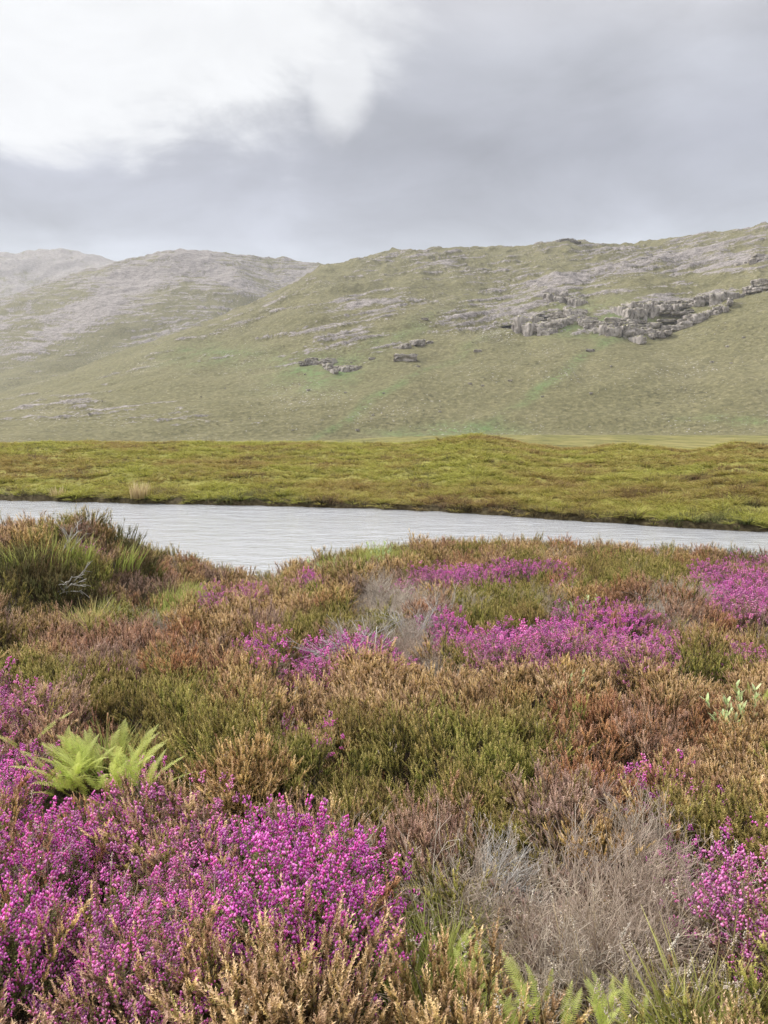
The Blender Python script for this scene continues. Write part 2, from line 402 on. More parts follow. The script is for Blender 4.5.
def ground_material():
    m, nt = new_mat('moor_soil_and_turf'); L = nt.links
    geo = nt.nodes.new('ShaderNodeNewGeometry')
    def noise(scale, detail=5, rough=.6):
        n = N(nt, 'ShaderNodeTexNoise', _Scale=scale, _Detail=detail, _Roughness=rough); L.new(geo.outputs['Position'], n.inputs['Vector']); return n.outputs['Fac']
    far = attr(nt, 'far')
    a, b, c = noise(9), noise(.5), noise(.05)
    s = ramp(nt, [(.3, (.03, .024, .016)), (.5, (.07, .055, .03)), (.7, (.12, .10, .055))]); L.new(a, s.inputs[0])
    t1 = ramp(nt, [(.3, (.13, .125, .03)), (.5, (.21, .20, .05)), (.7, (.32, .28, .085))]); L.new(b, t1.inputs[0])
    t2 = ramp(nt, [(.3, (.16, .165, .045)), (.5, (.24, .23, .07)), (.7, (.33, .29, .12))]); L.new(c, t2.inputs[0])
    t = mixc(nt, .5, t1.outputs[0], t2.outputs[0])
    dd = nt.nodes.new('ShaderNodeVectorMath'); dd.operation = 'LENGTH'; L.new(geo.outputs['Position'], dd.inputs[0])
    dm = N(nt, 'ShaderNodeMapRange'); L.new(dd.outputs['Value'], dm.inputs[0]); dm.inputs[1].default_value = 60; dm.inputs[2].default_value = 150
    mp2 = nt.nodes.new('ShaderNodeMapping'); L.new(geo.outputs['Position'], mp2.inputs[0]); mp2.inputs['Scale'].default_value = (1, .25, 1)
    n5 = N(nt, 'ShaderNodeTexNoise', _Scale=.12, _Detail=6, _Roughness=.65); L.new(mp2.outputs[0], n5.inputs['Vector'])
    t5 = ramp(nt, [(.38, (.09, .09, .035)), (.5, (.16, .15, .05)), (.62, (.23, .20, .08))]); L.new(n5.outputs['Fac'], t5.inputs[0])
    t = mixc(nt, dm.outputs[0], t, t5.outputs[0])
    col = mixc(nt, far, s.outputs[0], t)
    p = N(nt, 'ShaderNodeBsdfPrincipled', _Roughness=.95); p.inputs['Specular IOR Level'].default_value = .1
    L.new(col, p.inputs['Base Color'])
    bp = N(nt, 'ShaderNodeBump', _Strength=.6, _Distance=.05); L.new(a, bp.inputs['Height']); L.new(bp.outputs[0], p.inputs['Normal'])
    o = nt.nodes.new('ShaderNodeOutputMaterial'); L.new(p.outputs[0], o.inputs[0])
    return m
V, F = polar_grid(Rg, ZG)
azg = np.arctan2(V[:, 0], V[:, 1]); rg = np.hypot(V[:, 0], V[:, 1])
farv = sstep(.5, 1.6, rg - np.interp(azg, FAR_AZ, FAR_D))
tag(obj('ground', raw_mesh('ground', V, F, [ground_material()], {'far': farv}, True)), 'moorland ground under the heather and the far grassy bank', kind='structure')
V, F = polar_grid(Rh, ZH)
keep = (len(AZ) - 1) * len(Rh)
tag(obj('hills', raw_mesh('hills', V, F, [hill_material()], {'rock': rock.reshape(-1)[:keep], 'lush': lush.reshape(-1)[:keep]}, True)), 'grassy hills with pale rock streaks rising beyond the bog', kind='structure')

# ---- loch
def water_material():
    m, nt = new_mat('rippled_water'); L = nt.links
    geo = nt.nodes.new('ShaderNodeNewGeometry')
    mp = nt.nodes.new('ShaderNodeMapping'); L.new(geo.outputs['Position'], mp.inputs[0]); mp.inputs['Scale'].default_value = (.55, 1.25, 1); mp.inputs['Rotation'].default_value = (0, 0, math.radians(12))
    n1 = N(nt, 'ShaderNodeTexNoise', _Scale=4.2, _Detail=4, _Roughness=.62, _Distortion=.4); L.new(mp.outputs[0], n1.inputs['Vector'])
    n2 = N(nt, 'ShaderNodeTexNoise', _Scale=1.3, _Detail=2, _Roughness=.5); L.new(mp.outputs[0], n2.inputs['Vector'])
    hgt = math_n(nt, 'ADD', math_n(nt, 'MULTIPLY', n1.outputs['Fac'], .7), n2.outputs['Fac'])
    n3 = N(nt, 'ShaderNodeTexNoise', _Scale=.22, _Detail=3, _Roughness=.5); L.new(mp.outputs[0], n3.inputs['Vector'])
    wm = N(nt, 'ShaderNodeMapRange'); L.new(n3.outputs['Fac'], wm.inputs[0]); wm.inputs[1].default_value = .35; wm.inputs[2].default_value = .6; wm.inputs[3].default_value = .25; wm.inputs[4].default_value = .8
    bp = N(nt, 'ShaderNodeBump', _Distance=.10); L.new(hgt, bp.inputs['Height']); L.new(wm.outputs[0], bp.inputs['Strength'])
    p = N(nt, 'ShaderNodeBsdfPrincipled', _Roughness=.12, _IOR=2.2); p.inputs['Base Color'].default_value = (.40, .41, .43, 1)  # pale base stands in for reflected sky; reflection set stronger than real water
    L.new(bp.outputs[0], p.inputs['Normal'])
    o = nt.nodes.new('ShaderNodeOutputMaterial'); L.new(p.outputs[0], o.inputs[0])
    return m
aw = np.radians(np.linspace(-76, 76, 260)); sw = np.linspace(0, 1, 90)
r_in = np.interp(aw, NR_AZ, NR_D) - .6; r_out = np.interp(aw, FAR_AZ, FAR_D) + .7
RW = r_in[:, None] + (r_out - r_in)[:, None] * sw
XW, YW = np.sin(aw)[:, None] * RW, np.cos(aw)[:, None] * RW
V = np.stack([XW, YW, WATER + .012 * fbm(XW / .9, YW / .5, 2, 99)], -1).reshape(-1, 3)
i = np.arange(259)[:, None] * 90; j = np.arange(89)[None]
F = np.stack([i + j, i + 90 + j, i + 91 + j, i + j + 1], -1).reshape(-1, 4)
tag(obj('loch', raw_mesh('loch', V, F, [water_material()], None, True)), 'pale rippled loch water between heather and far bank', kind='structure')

# ------------------------------------------------------------------ plants: geometry store
class G:
    """arrays of triangles for one plant component"""
    def __init__(s): s.V = []; s.F = []; s.h = []; s.rv = []; s.n = 0
    def add(s, V, F, h, rv):
        V = np.asarray(V, np.float32).reshape(-1, 3); n = len(V)
        s.V.append(V); s.F.append(np.asarray(F, np.int32) + s.n)
        s.h.append(np.broadcast_to(np.asarray(h, np.float32), (n,)).copy()); s.rv.append(np.broadcast_to(np.asarray(rv, np.float32), (n,)).copy()); s.n += n
    def pack(s):
        if not s.V: return None
        return np.concatenate(s.V), np.concatenate(s.F), np.concatenate(s.h), np.concatenate(s.rv)
class Plant(dict):
    def __missing__(s, k): s[k] = G(); return s[k]
def unit(v):
    v = np.asarray(v, float); return v / (np.linalg.norm(v, axis=-1, keepdims=True) + 1e-9)
def frame(d):
    d = unit(d); a = np.array([0, 0, 1.]) if abs(d[2]) < .9 else np.array([1., 0, 0])
    u = unit(np.cross(d, a)); return u, np.cross(d, u)
def curve(base, d, L, bend, k):
    t = np.linspace(0, 1, k)[:, None]
    return np.asarray(base) + unit(d) * L * t + np.asarray(bend) * L * t * t
def stick(g, pts, r0, r1, h0=0., h1=1., rv=.5, sides=3):
    pts = np.asarray(pts, float); k = len(pts)
    d = unit(pts[-1] - pts[0]); u, v = frame(d)
    rad = np.linspace(r0, r1, k)[:, None, None]
    an = np.arange(sides) * 2 * PI / sides
    ring = np.cos(an)[:, None] * u + np.sin(an)[:, None] * v
    Vv = pts[:, None] + ring[None] * rad
    F = []
    for a in range(k - 1):
        for b in range(sides):
            p, q = a * sides + b, a * sides + (b + 1) % sides
            F += [(p, q, q + sides), (p, q + sides, p + sides)]
    g.add(Vv, F, np.repeat(np.linspace(h0, h1, k), sides), rv)
def leaves(g, pts, n, ll, lw, spread, h0, h1, rv, taper=.5):
    """small scale leaves spiralling up a shoot"""
    pts = np.asarray(pts, float); k = len(pts)
    t = np.linspace(0, .995, n); q = t * (k - 1); i = q.astype(int); f = (q - i)[:, None]
    P = pts[i] * (1 - f) + pts[i + 1] * f
    D = unit(pts[i + 1] - pts[i]); u, v = frame(D[0])
    a = np.arange(n) * 2.3999 + rng.uniform(0, 6)
    E = np.cos(a)[:, None] * u + np.sin(a)[:, None] * v
    S = unit(np.cross(D, E))
    s = (1 - taper * t)[:, None] * rng.uniform(.7, 1.25, (n, 1))
    A = P + S * lw * s; B = P - S * lw * s; C = P + (D * math.cos(spread) + E * math.sin(spread)) * ll * s
    Vv = np.stack([A, B, C], 1)
    F = np.arange(3 * n).reshape(n, 3)
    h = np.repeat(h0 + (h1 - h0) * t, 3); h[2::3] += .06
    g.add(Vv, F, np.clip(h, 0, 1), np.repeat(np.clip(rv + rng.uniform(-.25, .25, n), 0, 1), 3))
OCT = np.array([(1, 0, 0), (-.5, .87, 0), (-.5, -.87, 0), (0, 0, 1.25), (0, 0, -1.25)])
OCTF = np.array([(0, 1, 3), (1, 2, 3), (2, 0, 3), (1, 0, 4), (2, 1, 4), (0, 2, 4)])
def beads(g, P, rad, h, rv):
    n = len(P); c = rng.uniform(0, 6, n); cs, sn = np.cos(c), np.sin(c)
    O = np.empty((n, 5, 3)); O[:, :, 0] = cs[:, None] * OCT[:, 0] - sn[:, None] * OCT[:, 1]; O[:, :, 1] = sn[:, None] * OCT[:, 0] + cs[:, None] * OCT[:, 1]; O[:, :, 2] = OCT[:, 2]
    Vv = np.asarray(P)[:, None] + O * (np.asarray(rad).reshape(-1, 1, 1))
    F = (OCTF[None] + (np.arange(n) * 5)[:, None, None]).reshape(-1, 3)
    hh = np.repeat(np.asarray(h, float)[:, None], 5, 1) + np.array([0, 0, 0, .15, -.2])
    g.add(Vv, F, np.clip(hh, 0, 1).ravel(), np.repeat(np.clip(rv, 0, 1), 5))

def out_dir(rad, tilt):
    a = rng.uniform(0, 2 * PI); t = tilt * math.sqrt(rng.uniform(0, 1))
    return np.array([math.cos(a) * rad * math.sqrt(rng.uniform(0, 1)), math.sin(a) * rad * math.sqrt(rng.uniform(0, 1)), 0]), np.array([math.cos(a) * math.sin(t), math.sin(a) * math.sin(t), math.cos(t)])
def ling_tuft(n=11, hgt=.26, tip=.07, tilt=.5, dens=1.0, side=5, leafkey='leaf'):
    P = Plant()
    for _ in range(n):
        b, d = out_dir(.05, tilt); L = hgt * rng.uniform(.7, 1.15); rv = rng.uniform()
        pts = curve(b, d, L, (rng.uniform(-.12, .12), rng.uniform(-.12, .12), .05), 6)
        stick(P['wood'], pts[:5], .0021, .0010, 0, 1, rv)
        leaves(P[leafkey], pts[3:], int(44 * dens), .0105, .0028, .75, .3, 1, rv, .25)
        for _s in range(side):
            q = rng.uniform(1.6, 4.6); i = int(q); p0 = pts[i] + (pts[i + 1] - pts[i]) * (q - i)
            u, v = frame(d); a = rng.uniform(0, 2 * PI)
            dd = unit(d + .75 * (math.cos(a) * u + math.sin(a) * v))
            sp = curve(p0, dd, tip * rng.uniform(.6, 1.3), (0, 0, .45), 4)
            hb = .22 + .16 * q / 4.6
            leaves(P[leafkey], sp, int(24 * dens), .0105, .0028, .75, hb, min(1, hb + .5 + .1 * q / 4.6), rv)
    return P
def bell_tuft(n=10, hgt=.24, full=1.0, tilt=.5):
    P = Plant()
    for _ in range(n):
        b, d = out_dir(.05, tilt); L = hgt * rng.uniform(.7, 1.15); rv = rng.uniform()
        pts = curve(b, d, L, (rng.uniform(-.12, .12), rng.uniform(-.12, .12), .05), 6)
        stick(P['wood'], pts[:5], .0019, .0009, 0, 1, rv)
        leaves(P['leaf'], pts[2:], 34, .0105, .0028, .95, .2, 1, rv, .3)
        for _s in range(3):
            q = rng.uniform(1.3, 3.6); i = int(q); p0 = pts[i] + (pts[i + 1] - pts[i]) * (q - i)
            u, v = frame(d); a = rng.uniform(0, 2 * PI); dd = unit(d + .8 * (math.cos(a) * u + math.sin(a) * v))
            sp = curve(p0, dd, .06 * rng.uniform(.6, 1.3), (0, 0, .45), 4)
            leaves(P['leaf'], sp, 18, .010, .0028, .9, .2, .9, rv, .3)
            if rng.uniform() < .45 * full: _bells(P, sp[2], sp[3], rv, int(rng.integers(5, 10)))
        if rng.uniform() < .9 * full:
            _bells(P, pts[4] * .45 + pts[5] * .55, pts[5], rv, int(rng.integers(11, 21)))
    return P
def _bells(P, p0, p1, rv, n):
    t = rng.uniform(0, 1.05, n)[:, None]; a = rng.uniform(0, 2 * PI, n)
    ln = unit(p1 - p0) * .032
    Q = p0 + ln * t + np.stack([np.cos(a), np.sin(a), -.35 + 0 * a], 1) * rng.uniform(.005, .0115, (n, 1))
    beads(P['flower'], Q, rng.uniform(.0031, .0046, n), rng.uniform(.15, .95, n), rv + rng.uniform(-.3, .3, n))
def twig_tuft(n=7, hgt=.26, tilt=.8, key='dead', r=.0017, depth=2, fan=4):
    P = Plant()
    def br(p, d, L, r, lev, rv):
        bend = rng.uniform(-.25, .25, 3); pts = curve(p, d, L, bend, 4)
        stick(P[key], pts, r, r * .55, .35 * (depth - lev) / max(depth, 1), .35 + .65 * (depth - lev + 1) / (depth + 1), rv)
        if lev > 0:
            for _ in range(fan):
                q = rng.uniform(.25, 1) * 3; i = min(int(q), 2); p0 = pts[i] + (pts[i + 1] - pts[i]) * (q - i)
                u, v = frame(unit(pts[-1] - pts[0])); a = rng.uniform(0, 2 * PI)
                br(p0, unit(unit(pts[-1] - pts[0]) + rng.uniform(.4, .95) * (math.cos(a) * u + math.sin(a) * v)), L * rng.uniform(.35, .6), r * .6, lev - 1, rv)
    for _ in range(n):
        b, d = out_dir(.04, tilt); br(b, d, hgt * rng.uniform(.6, 1.1) * .75, r, depth, rng.uniform())
    return P
def blades(n=40, hgt=.3, tilt=.6, key='grass', w=.003, spread=.05, seg=4, droop=.5):
    P = Plant()
    for _ in range(n):
        b, d = out_dir(spread, tilt); L = hgt * rng.uniform(.55, 1.15)
        side = unit(np.cross(d, [rng.uniform(-1, 1), rng.uniform(-1, 1), .1])); hz = np.array([d[0], d[1], 0])
        t = np.linspace(0, 1, seg + 1)[:, None]
        pts = b + d * L * t + (hz * droop * 1.3 - np.array([0, 0, droop * .35])) * L * t * t * rng.uniform(.2, 1.2)
        ww = w * (1 - t ** 1.6) * rng.uniform(.7, 1.3) + .0003
        Vv = np.concatenate([pts - side * ww, pts + side * ww])
        F = []
        for k in range(seg): F += [(k, k + 1, seg + 2 + k), (k, seg + 2 + k, seg + 1 + k)]
        P[key].add(Vv, F, np.concatenate([t, t]).ravel(), rng.uniform())
    return P
def frond_geo(L=.42, wid=.075, lean=.6, pairs=24, key='fern'):
    P = Plant(); g = P[key]; rv = rng.uniform()
    t = np.linspace(0, 1, pairs + 3)
    x = L * (math.sin(lean) * t + .20 * t ** 2); z = L * (math.cos(lean) * t - .20 * t ** 2.4); y = L * .05 * np.sin(t * 3 + rv * 6)
    C = np.stack([x, y, z], 1)
    stick(g, C, .0018, .0005, .2, .5, rv)
    for k in range(2, pairs + 2):
        D = unit(C[k + 1] - C[k - 1]) if k < pairs + 1 else unit(C[k] - C[k - 1])
        up = unit(np.cross(D, [0, 1, 0])) * -1
        tt = t[k]; w = wid * (math.sin(PI * min(1, tt * .85 + .17)) ** .75) * rng.uniform(.9, 1.08)
        for sgn in (-1, 1):
            S = unit(np.array([0, sgn, 0]) + .38 * D + up * .12 * rng.uniform(-1, 1.5))
            npn = 7; base = C[k]; wl = L / pairs * .46
            e = np.linspace(0, 1, npn + 1)
            for q in range(npn):      # pinnules as small pointed leaflets on both sides of the pinna's rib
                a = base + S * w * e[q]; b = base + S * w * e[q + 1]; m_ = base + S * w * (e[q] + .9 / npn) 
                ll = wl * (1 - e[q]) ** .6 * 1.15
                for s2 in (-1, 1):
                    c = m_ + D * s2 * ll - up * .0015
                    g.add([a, b, c], [(0, 1, 2)], [.35 + .5 * tt, .35 + .5 * tt, .6 + .4 * tt], min(1, max(0, rv + rng.uniform(-.1, .1))))
    return P
def leaf_blade(g, base, d, L, w, rv):
    d = unit(d); u = unit(np.cross(d, [0, 0, 1]) + 1e-4); nrm = np.cross(u, d)
    t = np.array([0, .3, .65, 1.]); ww = np.array([.02, .9, .75, .0]) * w
    mid = base + d * L * t[:, None] - nrm * (-.12 * L * (t ** 2))[:, None]
    l = mid + u * ww[:, None] + nrm * (ww * .35)[:, None]; r = mid - u * ww[:, None] + nrm * (ww * .35)[:, None]
    F = []
    for k in range(3): F += [(k, k + 1, 5 + k), (k, 5 + k, 4 + k), (4 + k, 5 + k, 9 + k), (4 + k, 9 + k, 8 + k)]
    g.add(np.concatenate([l, mid, r]), F, np.concatenate([t * .5 + .4] * 3), rv)

def xf(P, out, M4, sc, tint_store=None, tint=0.):
    """append a transformed copy of plant P to plant out"""
    R = np.array(M4.to_3x3()) ; T = np.array(M4.translation)
    for k, g in P.items():
        pk = g if isinstance(g, tuple) else g.pack()
        if pk is None: continue
        V, F, h, rv = pk
        gg = out[k]; n0 = gg.n
        gg.add(V @ R.T * sc + T, F, h, np.clip(rv * .6 + .4 * rng.uniform(), 0, 1))
        gg.tg = getattr(gg, 'tg', []) + [np.full(len(V), tint, np.float32)]
def packed(P): return {k: g.pack() for k, g in P.items() if g.V}
def plant_mesh(name, g, mat):
    V, F, h, rv = g.pack() if isinstance(g, G) else g
    at = {'h': h, 'rv': rv}
    if isinstance(g, G) and hasattr(g, 'tg'): at['tg'] = np.concatenate(g.tg)
    return raw_mesh(name, V, F, [mat], at)
def proto_object(name, P, mats):
    Vs, Fs, hs, rs, ms = [], [], [], [], []; n = 0; mm = []
    for k, g in packed(P).items():
        V, F, h, rv = g; Vs.append(V); Fs.append(F + n); hs.append(h); rs.append(rv); ms.append(np.full(len(F), len(mm))); mm.append(mats[k]); n += len(V)
    me = raw_mesh(name, np.concatenate(Vs), np.concatenate(Fs), mm, {'h': np.concatenate(hs), 'rv': np.concatenate(rs), 'mat': np.concatenate(ms)})
    return bpy.data.objects.new(name, me)

# ------------------------------------------------------------------ stuff: one object, copies of a tuft by geometry nodes
_gid = [0]
def scatter(name, label, protos, P, rot, scl, tint):
    """P (n,3) points on the ground"""
    _gid[0] += 1
    coll = bpy.data.collections.new(name + '_tufts')
    for i, o in enumerate(protos): coll.objects.link(o)
    n = len(P)
    me = bpy.data.meshes.new(name); me.vertices.add(n); me.vertices.foreach_set('co', np.asarray(P, np.float32).ravel())
    a = me.attributes.new('rot', 'FLOAT_VECTOR', 'POINT'); a.data.foreach_set('vector', np.asarray(rot, np.float32).ravel())
    a = me.attributes.new('scl', 'FLOAT_VECTOR', 'POINT'); a.data.foreach_set('vector', np.asarray(scl, np.float32).ravel())
    a = me.attributes.new('tint', 'FLOAT', 'POINT'); a.data.foreach_set('value', np.asarray(tint, np.float32))
    a = me.attributes.new('vi', 'INT', 'POINT'); a.data.foreach_set('value', rng.integers(0, len(protos), n).astype(np.int32))
    o = obj(name, me)
    ng = bpy.data.node_groups.new(name, 'GeometryNodeTree')
    ng.interface.new_socket('Geometry', in_out='INPUT', socket_type='NodeSocketGeometry'); ng.interface.new_socket('Geometry', in_out='OUTPUT', socket_type='NodeSocketGeometry')
    gi = ng.nodes.new('NodeGroupInput'); go = ng.nodes.new('NodeGroupOutput')
    ip = ng.nodes.new('GeometryNodeInstanceOnPoints'); ci = ng.nodes.new('GeometryNodeCollectionInfo')
    ci.inputs['Collection'].default_value = coll; ci.inputs['Separate Children'].default_value = True; ci.inputs['Reset Children'].default_value = True
    def na(nm, ty):
        q = ng.nodes.new('GeometryNodeInputNamedAttribute'); q.data_type = ty; q.inputs[0].default_value = nm; return q.outputs[0]
    ip.inputs['Pick Instance'].default_value = True
    ng.links.new(gi.outputs[0], ip.inputs['Points']); ng.links.new(ci.outputs[0], ip.inputs['Instance'])
    ng.links.new(na('vi', 'INT'), ip.inputs['Instance Index']); ng.links.new(na('rot', 'FLOAT_VECTOR'), ip.inputs['Rotation']); ng.links.new(na('scl', 'FLOAT_VECTOR'), ip.inputs['Scale'])
    ng.links.new(ip.outputs[0], go.inputs[0])
    md = o.modifiers.new('tufts', 'NODES'); md.node_group = ng
    return tag(o, label, kind='stuff')

def mats(leaf, **kw):
    d = {'leaf': M[leaf], 'wood': M['wood'], 'flower': M['flower'], 'dead': M['dead'], 'grass': M['grass']}
    d.update(kw); return d
T_green = [packed(ling_tuft(9, .25, .045, .5, 1, 6)) for _ in range(5)]
T_tan = [packed(ling_tuft(9, .25, .036, .5, 1, 7)) for _ in range(5)]
T_rust = [packed(ling_tuft(9, .25, .04, .55, 1, 7)) for _ in range(5)]
T_bell = [packed(bell_tuft(9, .23, .95)) for _ in range(6)]
T_dead = [packed(twig_tuft(6, .28, .85, 'dead', .0024, 2, 4)) for _ in range(5)]
T_grass = [packed(blades(34, .24)) for _ in range(4)]
def as_plant(pk):
    P = Plant()
    for k, v in pk.items(): P[k].add(*v)
    return P
KIND = {'G': (T_green, 'green'), 'T': (T_tan, 'tan'), 'R': (T_rust, 'rust'), 'B': (T_bell, 'bellleaf'), 'D': (T_dead, 'green'), 'S': (T_grass, 'green'), 'K': (T_green, 'darkling')}

# zones of the moor: (kind, px, py, rx, ry, strength, slant)
ZONES = [
 ('B', 10, 785, 90, 50, 2.4, .3), ('B', 45, 885, 125, 90, 2.9, 0), ('B', 180, 860, 105, 62, 2.3, .1), ('B', 285, 875, 72, 58, 2.1, .6), ('B', 350, 925, 36, 34, 1.7, .5), ('B', 110, 920, 130, 26, .9, 0),
 ('B', 200, 985, 50, 12, .45, 0), ('B', 15, 945, 30, 25, .5, 0),
 ('B', 8, 690, 25, 22, 1.3, 0), ('B', 265, 648, 32, 14, 1.0, .2), ('B', 345, 661, 48, 17, 1.4, 0), ('B', 450, 578, 60, 12, .9, 0), ('B', 540, 640, 75, 24, 1.5, 0), ('B', 420, 630, 45, 12, 1.1, 0),
 ('B', 640, 642, 45, 17, 1.1, 0), ('B', 655, 668, 30, 14, 1.1, 0), ('B', 745, 590, 32, 32, 1.4, 0), ('B', 700, 575, 45, 12, .9, 0), ('B', 530, 572, 70, 10, 1.1, 0), ('B', 645, 800, 52, 18, 2.3, 0), ('B', 722, 826, 38, 16, 2.0, 0),
 ('B', 752, 890, 30, 48, 2.0, 0), ('B', 112, 665, 30, 8, .7, 0), ('B', 295, 733, 22, 10, .9, 0), ('B', 225, 597, 25, 10, .9, 0), ('B', 305, 582, 18, 10, .9, 0), ('B', 68, 615, 10, 10, .9, 0), ('B', 600, 615, 60, 14, 1.6, 0),
 ('B', 700, 650, 45, 11, 1.4, 0), ('B', 490, 600, 40, 12, .5, 0),
 ('D', 385, 625, 60, 30, 1.3, 0), ('D', 400, 655, 40, 14, 1.4, 0), ('D', 600, 890, 110, 62, 2.2, 0), ('D', 530, 920, 60, 38, 1.9, 0), ('D', 370, 845, 35, 28, 1.1, .5), ('D', 650, 602, 60, 20, .9, 0), ('D', 400, 585, 60, 14, .6, 0),
 ('D', 65, 583, 25, 8, 1.0, 0), ('D', 190, 640, 60, 14, .5, 0), ('D', 190, 690, 40, 16, .5, 0), ('D', 395, 925, 30, 40, .7, 0), ('D', 720, 630, 50, 14, .6, 0), ('D', 260, 580, 30, 8, .6, 0),
 ('S', 50, 556, 70, 10, .8, 0), ('S', 170, 594, 32, 12, 1.4, 0), ('S', 385, 550, 30, 8, 1.2, 0), ('S', 330, 562, 30, 8, 1.0, 0), ('S', 455, 970, 48, 52, 2.6, -.5), ('S', 550, 1005, 90, 22, 2.0, 0),
 ('S', 92, 614, 20, 10, .9, 0), ('S', 95, 755, 45, 25, .5, 0), ('S', 500, 950, 40, 20, .6, 0), ('S', 720, 1015, 90, 16, .7, 0),
 ('G', 455, 745, 75, 35, 1.0, 0), ('G', 560, 765, 40, 16, .6, 0), ('G', 150, 690, 70, 22, .9, 0), ('G', 350, 620, 50, 16, .9, 0), ('G', 120, 1022, 150, 26, .8, 0), ('G', 510, 600, 40, 18, 1.5, 0), ('G', 640, 572, 60, 12, 1.0, 0),
 ('G', 500, 850, 60, 24, 1.2, 0), ('G', 385, 785, 45, 26, 1.6, 0), ('G', 710, 660, 40, 16, .6, 0), ('G', 280, 745, 50, 18, .8, 0), ('G', 185, 730, 50, 24, 1.0, 0), ('G', 590, 810, 50, 24, .7, 0), ('G', 30, 660, 60, 16, .6, 0), ('G', 700, 850, 30, 30, .8, 0), ('G', 300, 905, 30, 18, .6, 0),
 ('R', 590, 745, 75, 34, 1.0, 0), ('R', 660, 715, 60, 24, .9, 0), ('R', 440, 835, 35, 40, 1.1, 0), ('R', 160, 640, 110, 20, .8, 0), ('R', 700, 610, 40, 14, .8, 0), ('R', 620, 585, 40, 10, .6, 0), ('R', 210, 780, 60, 20, .7, 0), ('R', 90, 660, 50, 12, .4, 0), ('R', 30, 720, 40, 20, .8, 0),
 ('R', 270, 860, 24, 24, .9, 0), ('R', 700, 790, 60, 18, .8, 0), ('R', 150, 575, 50, 14, .6, 0), ('R', 340, 810, 40, 20, .3, 0),
 ('T', 340, 1022, 130, 26, 1.4, 0), ('T', 380, 695, 130, 24, .9, 0), ('T', 610, 680, 180, 16, 1.0, 0), ('T', 720, 745, 70, 36, 1.0, 0),  ('T', 270, 700, 60, 18, .5, 0), ('T', 280, 780, 60, 16, .8, 0), ('T', 620, 840, 70, 24, .9, 0), ('T', 230, 610, 50, 10, .5, 0), ('T', 330, 640, 30, 10, .5, 0),
]
def kinds_at(x, y, z):
    u, v = project(x, y, z + .23)
    sc = 1 / np.maximum(np.hypot(x, y), .8)
    wu = 60 * sc * 3 * fbm(x / .45, y / .45, 3, 101); wv = 36 * sc * 3 * fbm(x / .45, y / .45, 3, 105)
    keys = ['G', 'T', 'R', 'D', 'S', 'B']
    base = {'G': .34, 'T': .37, 'R': .20, 'D': -.12, 'S': -.25, 'B': -.35}
    S = []
    for i, k in enumerate(keys):
        s = base[k] + .55 * fbm(x / .55, y / .55, 3, 111 + 7 * i) + (.36 if k in 'GTR' else .30) * rng.normal(size=len(x))
        if k == 'B': s += .0
        for (kk_, cx, cy, rx, ry, st, sl) in ZONES:
            if kk_ != k: continue
            c, s_ = math.cos(sl), math.sin(sl)
            dx, dy = u + wu - cx, v + wv - cy
            a, b = dx * c + dy * s_, -dx * s_ + dy * c
            q = (a / rx) ** 2 + (b / ry) ** 2
            s = s + st * 1.3 * np.exp(-q * q * .7)
        S.append(s)
    return np.array(keys)[np.argmax(np.stack(S), 0)]

def jitter_grid(r0, r1, sp, amax):
    n = int(2 * r1 / sp) + 2
    gx, gy = np.meshgrid((np.arange(n) - n / 2) * sp, np.arange(int(r1 / sp) + 2) * sp)
    x = (gx + rng.uniform(-.5, .5, gx.shape) * sp).ravel(); y = (gy + rng.uniform(-.5, .5, gy.shape) * sp).ravel()
    r = np.hypot(x, y); a = np.abs(np.arctan2(x, y))
    k = (r >= r0) & (r < r1) & (a < amax)
    return x[k], y[k]
xs, ys = [], []
for r0, r1, sp, am in ((.35, 3.2, .047, math.radians(86)), (3.2, 6.5, .058, math.radians(60)), (6.5, 12.6, .074, math.radians(50))):
    a, b = jitter_grid(r0, r1, sp, am); xs.append(a); ys.append(b)
x = np.concatenate(xs); y = np.concatenate(ys); z = ground_h(x, y)
k = z > WATER + .12
x, y, z = x[k], y[k], z[k]

